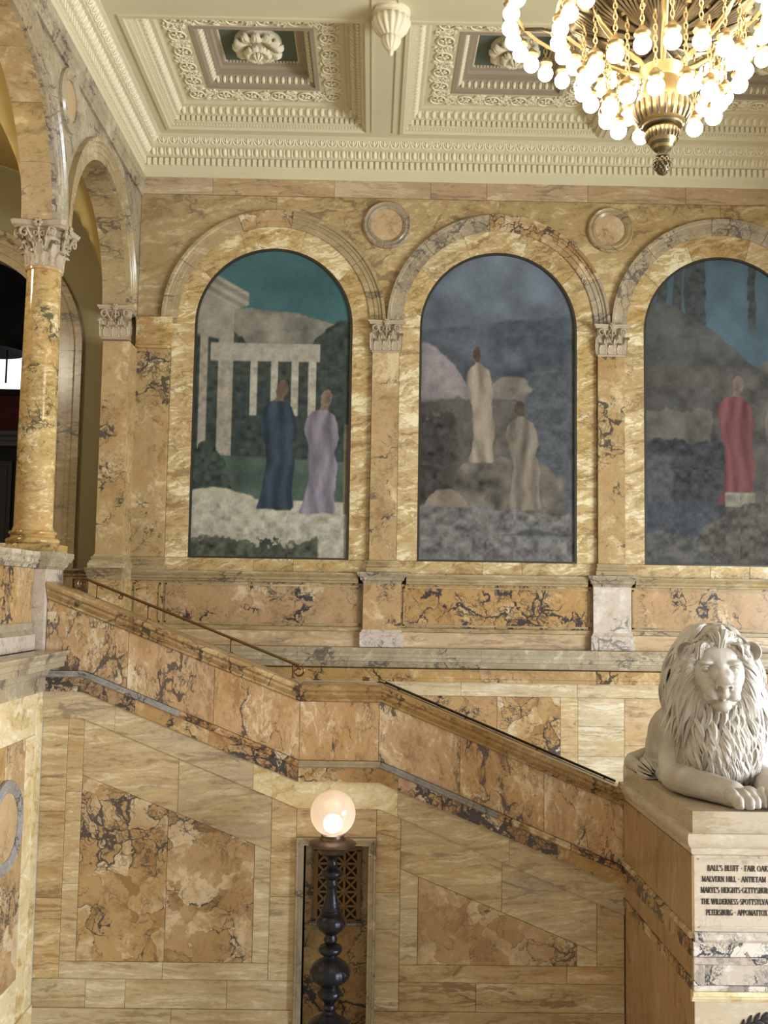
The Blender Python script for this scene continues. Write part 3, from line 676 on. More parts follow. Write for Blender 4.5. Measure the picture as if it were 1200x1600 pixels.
# raised fillets edging the beams
mb = MB()
for c in CX[:2]:
    for x in (c+HW+0.045, c+HW+0.335):
        mb.box(lambda u, d, z: (u, d, z), x, x+0.02, 9.9, CY+HW-0.02, ZC-0.014, ZC+0.01)
obj('beam_fillet', mb, M['plaster'], ceiling)
def square(mb, c, prof):
    mb.loft([[(c[0]+sx*w_, c[1]+sy*w_, z) for w_, z in prof] for sx, sy in ((-1, -1), (1, -1), (1, 1), (-1, 1))], closed_prof=False, loop=True)
cream = [(HW+0.02, ZC+0.03), (HW+0.02, ZC-0.018), (HW-0.03, ZC-0.018), (HW-0.04, ZC+0.01), (HW-0.075, ZC+0.025), (HW-0.075, ZC+0.05), (HW-0.10, ZC+0.06), (HW-0.105, ZC+0.135), (HW-0.15, ZC+0.14), (HW-0.17, ZC+0.15), (HW-0.22, ZC+0.225), (HW-0.27, ZC+0.23), (HW-0.27, ZC+0.255), (HW-0.30, ZC+0.27), (0.735, ZC+0.27), (0.735, ZC+0.28)]
mauve = [(0.74, ZC+0.28), (0.74, ZC+0.262), (0.685, ZC+0.262), (0.685, ZC+0.30), (0.67, ZC+0.305), (0.61, ZC+0.385), (0.58, ZC+0.39), (0.58, ZC+0.43), (0.545, ZC+0.435), (0.525, ZC+0.475), (0.49, ZC+0.48), (0.48, ZC+0.51), (0.47, ZC+0.515), (0.47, ZC+0.56)]
def scroll(mb):
    mb.arch(lambda u, d, z: (u, z, d), 0, 0, [(-0.025, 0.10), (-0.012, 0.088), (0.004, 0.10), (-0.012, 0.116)], 0, 2*PI, 20)
    for k in range(6):
        a = k*PI/3; mb.ell((0.045*math.cos(a), 0.045*math.sin(a), -0.014), (0.032, 0.016, 0.014), 6, 4, Matrix.Rotation(a, 3, 'Z'))
    mb.ell((0, 0, -0.022), (0.018, 0.018, 0.016), 6, 4)
scroll_b = share('scroll_medallion', scroll, M['plaster_light'], 60)
def petal_mesh(mb):
    # a lobed acanthus petal curling down at its tip, root at the origin, reaching along +x
    n, m = 11, 7
    top = []
    for i in range(n):
        t = i/(n-1); w_ = 0.085*math.sin(PI*(0.12+0.80*t))*(1+0.24*math.cos(t*21))
        row = []
        for j in range(m):
            s = j/(m-1)*2-1
            row.append((0.24*t-0.05*max(0, t-0.75)*4*(t-0.75), s*w_, -0.05*math.sin(PI*t*0.8)-0.07*t*t+0.03*abs(s)+0.014*math.cos(s*7)+0.20*max(0, t-0.7)))
        top.append(row)
    mb.loft([[p for p in r]+[(x, y*0.96, z+0.014) for x, y, z in reversed(r)] for r in top])
petal_b = share('petal', petal_mesh, M['plaster_light'], 70)
def petal_small(mb):
    petal_mesh(mb); mb.v[:] = [(x*0.58, y*0.75, z*0.62-0.085) for x, y, z in mb.v]
petal_s = share('petal', petal_small, M['plaster_light'], 70)
for ci, cx in enumerate(CX):
    mb = MB(); square(mb, (cx, CY), cream); cof = obj('coffer', mb, M['plaster'], ceiling, 25, fix=False)
    mb = MB(); square(mb, (cx, CY), mauve); obj('coffer_moulding', mb, M['mauve'], cof, 25, fix=False)
    mb = MB(); mb.box(lambda u, d, z: (u, d, z), cx-0.475, cx+0.475, CY-0.475, CY+0.475, ZC+0.52, ZC+0.57); obj('coffer_panel', mb, M['teal'], cof)
    # ornament rows (too fine to pick apart)
    mb = MB()
    def rows(half, n, z, fn):
        for k in range(n):
            t = -half+2*half*(k+0.5)/n
            for q in range(4):
                R = Matrix.Rotation(q*PI/2, 3, 'Z'); p = R @ Vector((t, half, 0)); fn(Vector((cx+p.x, CY+p.y, z)), R)
    tilt = Matrix.Rotation(0.85, 3, 'X')
    rows(HW-0.190, 24, ZC+0.185, lambda p, R: mb.ell(p+R @ Vector((0, -0.004, -0.004)), (0.031, 0.026, 0.054), 8, 5, R @ Matrix.Rotation(0.58, 3, 'X')))
    rows(HW-0.190, 24, ZC+0.185, lambda p, R: mb.ell(p+R @ Vector((0.054, 0.0, 0)), (0.008, 0.018, 0.045), 5, 4, R @ Matrix.Rotation(0.58, 3, 'X')))
    rows(0.640, 15, ZC+0.345, lambda p, R: mb.ell(p+R @ Vector((0, -0.004, -0.004)), (0.026, 0.024, 0.048), 8, 5, R @ Matrix.Rotation(0.58, 3, 'X')))
    rows(0.640, 15, ZC+0.345, lambda p, R: mb.ell(p+R @ Vector((0.043, 0.0, 0)), (0.007, 0.016, 0.04), 5, 4, R @ Matrix.Rotation(0.58, 3, 'X')))
    o = obj('egg_and_dart', mb, M['plaster_light'], cof, 80, fix=False); o['kind'] = 'stuff'
    mb = MB()
    def cube(p, R, sx, sy, sz):
        vs = [p+R @ Vector((sx*a, sy*b3, sz*c)) for a in (-1, 1) for b3 in (-1, 1) for c in (-1, 1)]
        mb.add(vs, [(0, 1, 3, 2), (4, 6, 7, 5), (0, 4, 5, 1), (2, 3, 7, 6), (0, 2, 6, 4), (1, 5, 7, 3)])
    rows(HW-0.118, 36, ZC+0.10, lambda p, R: cube(p, R, 0.022, 0.020, 0.034))
    rows(HW-0.072, 62, ZC+0.030, lambda p, R: cube(p, R, 0.012, 0.012, 0.012))
    rows(0.478, 22, ZC+0.505, lambda p, R: cube(p, R, 0.010, 0.012, 0.010))
    o = obj('dentil_row', mb, M['plaster_light'], cof, fix=False); o['kind'] = 'stuff'
    # frieze: medallions with leaf scrolls between them
    fr = 0.905; zf = ZC+0.27
    mb = MB(); R1 = random.Random(5+ci)
    for q in range(4):
        R = Matrix.Rotation(q*PI/2, 3, 'Z')
        for k in range(5):
            t = -fr+2*fr*k/5
            p = R @ Vector((t, fr, 0)); place('scroll_medallion', scroll_b, cof, (cx+p.x, CY+p.y, zf), R1.random()*3)
            # a running S stem and its leaves up to the next medallion
            c0, c1 = t+0.11, t+2*fr/5-0.11
            for s in (1, -1):
                pts = []
                for i in range(9):
                    f = i/8; pts.append(Vector((c0+(c1-c0)*f, fr+s*0.085*math.sin(PI*f*1.0)*(1 if i < 8 else 1), -0.006)))
                mb.tube([Vector((cx, CY, zf))+R @ pp for pp in pts], [0.010]*9, 5)
            for i in range(26):
                x = c0+(c1-c0)*R1.random(); yy = fr+R1.uniform(-0.125, 0.125); a = R1.random()*PI
                L = R1.uniform(0.022, 0.045)
                pp = Vector((cx, CY, zf))+R @ Vector((x, yy, -0.006))
                mb.ell(pp, (L, L*0.42, 0.017), 6, 4, R @ Matrix.Rotation(a, 3, 'Z'))
            for s in (1, -1):
                spi = [Vector((0.5*(c0+c1)+s*0.045+0.045*(1-i/11)*math.cos(s*i*0.75), fr+s*0.04+0.045*(1-i/11)*math.sin(s*i*0.75), -0.012)) for i in range(11)]
                mb.tube([Vector((cx, CY, zf))+R @ pp for pp in spi], [0.010-0.0004*i for i in range(11)], 5)
    o = obj('foliage_relief', mb, M['plaster_light'], cof, 70, fix=False); o['kind'] = 'stuff'
    # central rosette
    lab = ['cream carved rosette in the left ceiling coffer, farthest from the chandelier', 'cream carved rosette in the ceiling coffer just left of the chandelier', 'cream carved rosette half hidden behind the chandelier bulbs'][ci]
    t = thing('ceiling_rosette', (cx, CY, ZC+0.52), lab, 'rosette', 'ceiling rosettes')
    mb = MB(); mb.lathe((cx, CY, ZC+0.44), [(0.05, -0.02), (0.24, 0.0), (0.30, 0.04), (0.30, 0.085)], 24); obj('rosette_disc', mb, M['plaster_light'], t, 40)
    for k in range(12):
        a = k*PI/6
        o = place('petal', petal_b, t, (0.07*math.cos(a), 0.07*math.sin(a), -0.075-0.015*(k % 2)), a)
        o.scale = (1.12, 1.05, 1)
    for k in range(10):
        a = k*PI/5+0.2
        o = place('petal', petal_s, t, (0.03*math.cos(a), 0.03*math.sin(a), -0.075), a); o.scale = (1.1, 1.1, 1.15)
    mb = MB()
    for k in range(5): mb.tube([(cx+0.02*math.cos(k*1.257), CY+0.02*math.sin(k*1.257), ZC+0.42), (cx+0.05*math.cos(k*1.257), CY+0.05*math.sin(k*1.257), ZC+0.30), (cx+0.015*math.cos(k*1.257), CY+0.015*math.sin(k*1.257), ZC+0.25)], [0.015, 0.022, 0.008], 6)
    obj('rosette_bud', mb, M['plaster_light'], t, 60)
# pendants where the beams cross
def pendant(x, y, lab):
    t = thing('ceiling_pendant', (x, y, ZC), lab, 'pendant', 'ceiling pendants')
    mb = MB(); mb.lathe((x, y, ZC), [(0.21, 0.0), (0.21, -0.03), (0.185, -0.045), (0.19, -0.07), (0.15, -0.09)], 28); obj('pendant_collar', mb, M['plaster_light'], t, 40)
    def flutes(prof, n, depth):
        mb = MB(); secs = []
        for r, z in prof:
            secs.append([(x+r*(1+depth*math.cos(n*2*PI*i/(n*6)))*math.cos(2*PI*i/(n*6)), y+r*(1+depth*math.cos(n*2*PI*i/(n*6)))*math.sin(2*PI*i/(n*6)), ZC+z) for i in range(n*6)])
        mb.loft(secs); return mb
    obj('pendant_bell', flutes([(0.17, -0.07), (0.205, -0.10), (0.205, -0.14), (0.18, -0.20), (0.13, -0.26), (0.10, -0.29)], 16, 0.06), M['plaster_light'], t, 60)
    obj('pendant_tip', flutes([(0.085, -0.28), (0.105, -0.31), (0.10, -0.36), (0.06, -0.42), (0.03, -0.44)], 12, 0.06), M['plaster_light'], t, 60)
    mb = MB(); mb.ell((x, y, ZC-0.46), (0.03, 0.03, 0.045), 8, 6); obj('pendant_bud', mb, M['plaster_light'], t, 60)
pendant(0.115, 10.72, 'cream fluted pendant knob hanging where ceiling beams cross, left of the chandelier')
pendant(3.34, 10.72, 'cream fluted pendant knob on the ceiling beam crossing behind the chandelier')

# ------------------------------------------------------------------ column, pilasters
def acanthus(mb, place_fn, w_, h, curl):
    """lobed leaf standing up from its foot; place_fn(s, out, up) -> point"""
    n, m = 9, 7
    rows = []
    for i in range(n):
        t = i/(n-1)
        half = 0.5*w_*(0.70+0.45*math.sin(PI*min(1, t*1.05)))*(1-0.62*t**3)*(1+0.10*math.cos(t*26))
        out = 0.012+0.25*curl*t+curl*max(0, t-0.55)**2*4.2
        up = h*(t if t < 0.82 else 0.82+0.10*math.sin((t-0.82)/0.18*PI)*0.9-(t-0.82)*0.5)
        row = []
        for j in range(m):
            s = j/(m-1)*2-1
            row.append((s*half, out+0.018*(1-abs(s))*(1 if j != 3 else 0.2)+0.008*math.cos(s*9), up-0.02*abs(s)*h))
        rows.append(row)
    mb.loft([[place_fn(*p) for p in r]+[place_fn(a, max(0.001, b2-0.016), c) for a, b2, c in reversed(r)] for r in rows])
def volute(mb, place_fn, s0, side, out0, z0, size, rad):
    pts = []; rr = []
    # stalk rising out of the leaves, then the spiral
    pts += [place_fn(s0, out0*0.35, z0-2.4*size), place_fn(s0+side*0.25*size, out0*0.6, z0-1.2*size), place_fn(s0+side*0.9*size, out0*0.9, z0+0.2*size)]; rr += [rad*0.7, rad*0.9, rad]
    for i in range(15):
        a = PI*0.62-i*0.52; r = size*(1-i/17)
        pts.append(place_fn(s0+side*(1.35*size+r*math.cos(a)), out0, z0+r*math.sin(a)-0.25*size)); rr.append(rad*(1-i/22))
    mb.tube(pts, rr, 6)
def flat_capital(parent, fr, uc, z0, w_, h, deep):
    """carved pilaster capital: bell, two leaf rows, volutes, moulded abacus"""
    mb = MB(); hw = w_/2
    mb.loft([[fr(uc-hw*k, -0.04, z0+h*t), fr(uc+hw*k, -0.04, z0+h*t), fr(uc+hw*k, deep*q, z0+h*t), fr(uc-hw*k, deep*q, z0+h*t)] for t, k, q in ((0, 0.98, 0.55), (0.5, 0.99, 0.6), (0.8, 1.08, 0.8), (0.88, 1.12, 0.9))])
    mb.loft([[fr(uc-hw*k, -0.04, z0+h*t), fr(uc+hw*k, -0.04, z0+h*t), fr(uc+hw*k, deep*q, z0+h*t), fr(uc, deep*(q-0.25), z0+h*t), fr(uc-hw*k, deep*q, z0+h*t)] for t, k, q in ((0.88, 1.22, 1.25), (0.93, 1.26, 1.35), (0.94, 1.32, 1.45), (1.0, 1.36, 1.5))])
    mb.run(fr, [(-0.04, z0-0.012), (deep*0.75, z0-0.012), (deep*0.85, z0+0.004), (deep*0.75, z0+0.02), (-0.04, z0+0.02)], [(uc-hw*1.06, 0), (uc+hw*1.06, 0)])
    cap = obj('capital', mb, M['capital'], parent, 30)
    d0 = deep*0.5
    def pf(c, ang=0): return lambda s, o, up: fr(c+s, d0+o, z0+up)
    for c, w2 in ((-0.66, 0.36), (0, 0.40), (0.66, 0.36)):
        mb = MB(); acanthus(mb, pf(uc+hw*c), w_*w2, h*0.46, 0.055); obj('acanthus_leaf', mb, M['capital'], cap, 60)
    for c in (-0.36, 0.36, -0.98, 0.98):
        mb = MB(); acanthus(mb, lambda s, o, up, c=c: fr(uc+hw*c+s*(1 if abs(c) < 0.9 else 0.6)+(0.5*o if c > 0.9 else -0.5*o if c < -0.9 else 0), d0-0.006+o, z0+up), w_*0.34, h*0.70, 0.075); obj('acanthus_leaf', mb, M['capital'], cap, 60)
    for s in (-1, 1):
        mb = MB(); volute(mb, lambda q, o, z: fr(q, d0+o, z), uc+s*hw*0.36, s, 0.075, z0+h*0.76, h*0.13, 0.016); obj('volute', mb, M['capital'], cap, 60)
        mb = MB(); volute(mb, lambda q, o, z: fr(q, d0+o, z), uc+s*hw*0.40, -s, 0.05, z0+h*0.74, h*0.075, 0.011); obj('volute', mb, M['capital'], cap, 60)
    mb = MB()
    for k in range(6): a = k*PI/3; q = fr(uc+0.026*math.cos(a), deep*1.3, z0+h*0.95+0.03*math.sin(a)); mb.ell(q, (0.022, 0.022, 0.022), 6, 4)
    mb.ell(fr(uc, deep*1.4, z0+h*0.95), (0.02, 0.02, 0.02), 6, 4); mb.tube([fr(uc, deep*0.9, z0+h*0.5), fr(uc, deep*1.25, z0+h*0.9)], 0.012, 6)
    obj('abacus_flower', mb, M['capital'], cap, 60)
def pilaster(fr, uc, label, base_d=0.0, m='pilaster', w_=0.375, org=None, z1=7.60, zt=8.04, pedestal=True):
    t = thing('marble_pilaster', org, label, 'pilaster')
    hw = w_/2
    mb = MB(); mb.box(fr, uc-hw, uc+hw, 0.001, 0.06, 4.68, z1); obj('shaft', mb, M[m], t)
    bp = [(0.001, 4.52), (0.10, 4.52), (0.10, 4.58), (0.082, 4.585), (0.092, 4.60), (0.092, 4.62), (0.075, 4.635), (0.075, 4.645), (0.084, 4.655), (0.08, 4.675), (0.062, 4.685), (0.001, 4.685)]
    mb = MB()
    secs = []
    for sgn in (-1, 1): secs.append([fr(uc+sgn*(hw-0.06+d), d, z) for d, z in bp])
    mb.loft([[fr(uc-(hw-0.06+d), 0.001, z) for d, z in bp]]+secs+[[fr(uc+(hw-0.06+d), 0.001, z) for d, z in bp]]); obj('base', mb, M['mould'], t, 30)
    flat_capital(t, fr, uc, z1+0.004, w_, zt-z1-0.006, 0.10)
    if pedestal:
        mb = MB(); mb.box(fr, uc-0.26, uc+0.26, 0.001, 0.085, 3.72, 4.37); obj('pedestal_die', mb, M['pedestal'] if uc > 2 else M['panel'], t)
        mb = MB(); mb.loft([[fr(uc+sgn*(0.30+d), k*0.13+(0.0 if k else 0.001)+(d if k else 0), z) for d, z in ((0, 3.495), (0, 3.68), (-0.02, 3.70), (-0.03, 3.73))] +[fr(uc+sgn*0.2, 0.001, 3.73), fr(uc+sgn*0.2, 0.001, 3.495)] for sgn, k in ((-1, 0), (-1, 1), (1, 1), (1, 0))]); obj('pedestal_base', mb, M['pedestal'], t, 30)
        mb = MB(); pc = [(0.001, 4.36), (0.09, 4.36), (0.10, 4.39), (0.125, 4.41), (0.13, 4.44), (0.155, 4.465), (0.17, 4.49), (0.17, 4.515), (0.001, 4.515)]
        mb.loft([[fr(uc-(0.175+d), 0.001, z) for d, z in pc], [fr(uc-(0.175+d), d, z) for d, z in pc], [fr(uc+(0.175+d), d, z) for d, z in pc], [fr(uc+(0.175+d), 0.001, z) for d, z in pc]]); obj('pedestal_cap', mb, M['mould_pink'], t, 30)
    return t
pilaster(BW, PIL[0], 'veined yellow marble pilaster with carved capital between the left and middle murals', org=(PIL[0], YB, 3.49))
pilaster(BW, PIL[1], 'marble pilaster with carved capital between the middle mural and the dark mural', org=(PIL[1], YB, 3.49))
# corner respond carrying the narrow arch: a pier with carved faces on two sides
RX0, RX1, RY = -3.69, -3.335, 13.60
t = thing('corner_pier', (-3.5, 13.85, 3.0), 'veined marble corner pier with carved capital carrying the narrow arch, beside the left mural', 'pier')
def RW(u, d, z): return (u, RY-d, z)
mb = MB(); mb.box(RW, RX0, RX1, -0.49, 0.0, 4.68, 7.58); obj('shaft', mb, M['pilaster'], t)
mb = MB()
for a0, a1, z0, z1 in ((0.075, 0.075, 4.505, 4.57), (0.06, 0.06, 4.57, 4.60), (0.04, 0.04, 4.60, 4.63), (0.05, 0.03, 4.63, 4.66), (0.018, 0.008, 4.66, 4.69)):
    mb.loft([[(RX0-a, RY-a, z), (RX1+a*0.6, RY-a, z), (RX1+a*0.6, 14.09, z), (RX0-a, 14.09, z)] for a, z in ((a0, z0), (a1, z1))])
obj('base', mb, M['mould'], t, 30)
flat_capital(t, RW, 0.5*(RX0+RX1), 7.60, RX1-RX0, 0.44, 0.09)
mb = MB(); mb.box(RW, RX0-0.06, RX1+0.02, -0.49, 0.04, 3.0, 4.37); obj('pedestal_die', mb, M['gold'], t)
mb = MB()
for a0, a1, z0, z1 in ((0.07, 0.075, 4.36, 4.41), (0.085, 0.09, 4.41, 4.45), (0.10, 0.105, 4.45, 4.505)):
    mb.loft([[(RX0-a, RY-a, z), (RX1+a*0.4, RY-a, z), (RX1+a*0.4, 14.09, z), (RX0-a, 14.09, z)] for a, z in ((a0, z0), (a1, z1))])
obj('pedestal_cap', mb, M['mould'], t, 30)
# upstand of the arch above the pier
mb = MB(); mb.box(RW, RX0+0.01, RX1-0.03, -0.46, -0.03, 8.03, 8.2); obj('arch_springer', mb, M['mould'], t)

# column
CXC, CYC = -3.525, 10.60
col = thing('marble_column', (CXC, CYC, 3.6), 'round golden marble column with carved leafy capital on the gallery parapet', 'column')
def cl(prof, n=48): mb = MB(); mb.lathe((CXC, CYC, 0), prof, n); return mb
sh = [(0.190, 4.80), (0.212, 4.805), (0.206, 4.83), (0.198, 4.85)]+[(0.196-0.022*(k/10)**1.7, 4.86+(7.54-4.86)*k/10) for k in range(11)]+[(0.19, 7.55), (0.192, 7.575), (0.178, 7.59)]
obj('shaft', cl(sh), M['gold'], col, 40)
mb = MB(); mb.lathe((CXC, CYC, 0), [(0.24, 4.665), (0.262, 4.675), (0.272, 4.70), (0.262, 4.725), (0.238, 4.735), (0.228, 4.74), (0.222, 4.76), (0.235, 4.768), (0.244, 4.785), (0.235, 4.803), (0.212, 4.808)], 48)
obj('base', mb, M['gold'], col, 60)
mb = MB(); mb.box(lambda u, d, z: (u, d, z), CXC-0.28, CXC+0.28, CYC-0.28, CYC+0.28, 4.585, 4.668); obj('plinth', mb, M['gold'], col)
mb = MB(); mb.box(lambda u, d, z: (u, d, z), -3.80, -3.285, 10.31, 10.90, 3.60, 4.43)
obj('pedestal_die', mb, M['pedestal'], col)
mb = MB()
for (a0, z0), (a1, z1) in (((0.0, 4.41), (0.02, 4.44)), ((0.03, 4.44), (0.045, 4.49)), ((0.06, 4.49), (0.085, 4.54)), ((0.085, 4.54), (0.085, 4.588))):
    mb.loft([[(-3.80-a, 10.31-a, z), (-3.285+a, 10.31-a, z), (-3.285+a, 10.90+a, z), (-3.80-a, 10.90+a, z)] for a, z in ((a0, z0), (a1, z1))])
obj('pedestal_cap', mb, M['mould_pink'], col, 30)
ZB, ZT = 7.575, 8.035
mb = MB(); mb.lathe((CXC, CYC, 0), [(0.176, ZB), (0.178, ZB+0.2), (0.20, ZB+0.33), (0.235, ZB+0.39)], 32)
secs = []
for a, z in ((0.245, ZB+0.385), (0.26, ZB+0.41), (0.268, ZB+0.415), (0.285, ZT)):
    sec = []
    for k in range(4):
        th = PI/4+k*PI/2
        for q in (-0.08, 0.08): sec.append((CXC+a*1.36*math.cos(th+q), CYC+a*1.36*math.sin(th+q), z))
        m_ = th+PI/4; sec.append((CXC+a*0.86*math.cos(m_), CYC+a*0.86*math.sin(m_), z))
    secs.append(sec)
mb.loft(secs)
mb.lathe((CXC, CYC, 0), [(0.185, ZB-0.012), (0.196, ZB), (0.185, ZB+0.016)], 32)
cap = obj('capital', mb, M['capital'], col, 35)
def radial(th, r0): return lambda s, o, up: (CXC+(r0+o)*math.cos(th)-s*math.sin(th), CYC+(r0+o)*math.sin(th)+s*math.cos(th), ZB+up)
for k in range(8):
    mb = MB(); acanthus(mb, radial(k*PI/4+PI/8, 0.168), 0.125, 0.20, 0.055); obj('acanthus_leaf', mb, M['capital'], cap, 60)
for k in range(8):
    mb = MB(); acanthus(mb, radial(k*PI/4, 0.165), 0.12, 0.32, 0.08); obj('acanthus_leaf', mb, M['capital'], cap, 60)
for k in range(4):
    th = PI/4+k*PI/2
    for s in (-1, 1):
        def pf(q, o, z, th=th, s=s):
            # runs from the face toward the corner, swinging outward
            return (CXC+(0.17+o+abs(q)*0.55)*math.cos(th-s*(0.55-abs(q)*2.6)), CYC+(0.17+o+abs(q)*0.55)*math.sin(th-s*(0.55-abs(q)*2.6)), z)
        mb = MB(); volute(mb, pf, 0.02, 1, 0.07, ZB+0.345, 0.058, 0.017); obj('volute', mb, M['capital'], cap, 60)
    th2 = k*PI/2
    for s in (-1, 1):
        mb = MB(); volute(mb, lambda q, o, z, th2=th2: (CXC+(0.19+o)*math.cos(th2)-q*math.sin(th2), CYC+(0.19+o)*math.sin(th2)+q*math.cos(th2), z), s*0.085, -s, 0.035, ZB+0.335, 0.033, 0.011); obj('volute', mb, M['capital'], cap, 60)
    mb = MB()
    for j in range(6): a = j*PI/3; mb.ell((CXC+0.262*math.cos(th2)-0.028*math.cos(a)*math.sin(th2), CYC+0.262*math.sin(th2)+0.028*math.cos(a)*math.cos(th2), ZB+0.435+0.03*math.sin(a)), (0.022, 0.022, 0.022), 6, 4)
    mb.tube([(CXC+0.2*math.cos(th2), CYC+0.2*math.sin(th2), ZB+0.25), (CXC+0.25*math.cos(th2), CYC+0.25*math.sin(th2), ZB+0.42)], 0.013, 6)
    obj('abacus_flower', mb, M['capital'], cap, 60)
# pier block between the two arches, on the capital
mb = MB(); mb.box(lambda u, d, z: (u, d, z), XL-TH+0.004, XL-0.006, CYC-0.235+0.02, CYC+0.235, ZT-0.01, ZT+0.10); obj('impost_block', mb, M['wall'], wall_left)

# ------------------------------------------------------------------ stone roundels
def roundel(fr, uc, zc, r, label, m_ring, m_disc, org, ext=0.05):
    t = thing('stone_roundel', org, label, 'roundel')
    mb = MB(); mb.arch(fr, uc, zc, [(0.001, r), (ext*0.6, r), (ext, r-0.022), (ext*0.8, r-0.04), (ext*0.8, r-0.065), (ext*0.95, r-0.075), (ext*0.6, r-0.115), (0.001, r-0.115)], 0, 2*PI, 56); obj('ring', mb, m_ring, t, 35)
    mb = MB(); mb.prism(fr, arc(uc, zc, r-0.112, 0, 2*PI*(55/56), 55), 0.001, 0.018); obj('disc', mb, m_disc, t, 35)
roundel(BW, 0.138, 9.447, 0.345, 'marble roundel above the pilaster between the left and middle murals', M['mould_pink'], M['gold_disc'], (0.138, YB, 9.1))
roundel(BW, 3.317, 9.437, 0.33, 'marble roundel on the upper back wall just below the chandelier bulbs', M['mould'], M['gold_disc'], (3.317, YB, 9.1))
roundel(LW, 10.63, 9.46, 0.335, 'marble roundel between the two arches above the golden column', M['mould_pink'], M['gold_disc'], (XL, 10.63, 9.1), 0.06)
roundel(SW, 9.42, 2.055, 0.42, 'orange marble disc in a grey ring on the low side wall under the gallery ledge', M['ringstone'], M['gold_disc'], (XS, 9.42, 1.6), 0.045)

# ------------------------------------------------------------------ painted panels (plain landscapes)
def fbm(x, y, seed, oct=5):
    r = np.random.default_rng(seed); out = np.zeros_like(x); a = 1.0
    for o in range(oct):
        n = 2**(o+2)+2; g = r.random((n*3, n*3))
        fx = x*(2**(o+1)); fy = y*(2**(o+1)); ix = np.floor(fx).astype(int); iy = np.floor(fy).astype(int)
        tx = fx-ix; ty = fy-iy; tx = tx*tx*(3-2*tx); ty = ty*ty*(3-2*ty)
        ix %= n*3-1; iy %= n*3-1
        out += a*((g[ix, iy]*(1-tx)+g[ix+1, iy]*tx)*(1-ty)+(g[ix, iy+1]*(1-tx)+g[ix+1, iy+1]*tx)*ty-0.5); a *= 0.55
    return out
def ss(a, lo, hi):
    t = np.clip((a-lo)/(hi-lo), 0, 1); return t*t*(3-2*t)
def C3(h): return np.array(lin(h)[:3])
def lay(img, mask, c, var=None, amt=0.25):
    c = C3(c)[None, None, :]*(1 if var is None else (1+amt*2*var)[..., None])
    g = c.mean(-1, keepdims=True); c = c*0.62+g*0.30
    return img*(1-mask[..., None])+c*mask[..., None]
def standing(X, Z, x0, z0, h, w_, lean=0.0, head=True):
    """a plain upright draped shape: head, sloping shoulders, long skirt"""
    t = (Z-z0)/h; sgn = 1 if lean >= 0 else -1
    x = (X-x0-lean*t-0.012*np.sin(t*6)-sgn*0.016*ss(t, 0.82, 0.9))*1.0
    left = np.interp(t, [0, 0.02, 0.12, 0.40, 0.55, 0.68, 0.76, 0.815, 0.84, 0.865, 0.90, 0.95, 0.985, 1.0], [0.46, 0.52, 0.43, 0.36, 0.40, 0.46, 0.42, 0.30, 0.12, 0.11, 0.155, 0.16, 0.10, 0.0])
    right = np.interp(t, [0, 0.03, 0.15, 0.35, 0.50, 0.60, 0.72, 0.79, 0.82, 0.85, 0.90, 0.95, 0.985, 1.0], [0.36, 0.40, 0.33, 0.38, 0.33, 0.45, 0.40, 0.33, 0.18, 0.10, 0.145, 0.155, 0.09, 0.0])
    e = 0.012*fbm(X*6, Z*5, 51)
    return ss(np.where(x < 0, left*w_+x, right*w_-x)+e, 0, 0.010)*ss(t+e, 0, 0.015)*ss(1-t, 0, 0.01)
def folds(X, Z, x0, seed):
    return np.sin((X-x0)*70+6*fbm(X*1.5, Z*1.2, seed))*0.35+fbm(X*9, Z*2, seed+1)*0.7
NXM, NZM = 190, 374
gx, gz = np.meshgrid(np.linspace(0, 1, NXM), np.linspace(0, 1.98, NZM), indexing='ij')
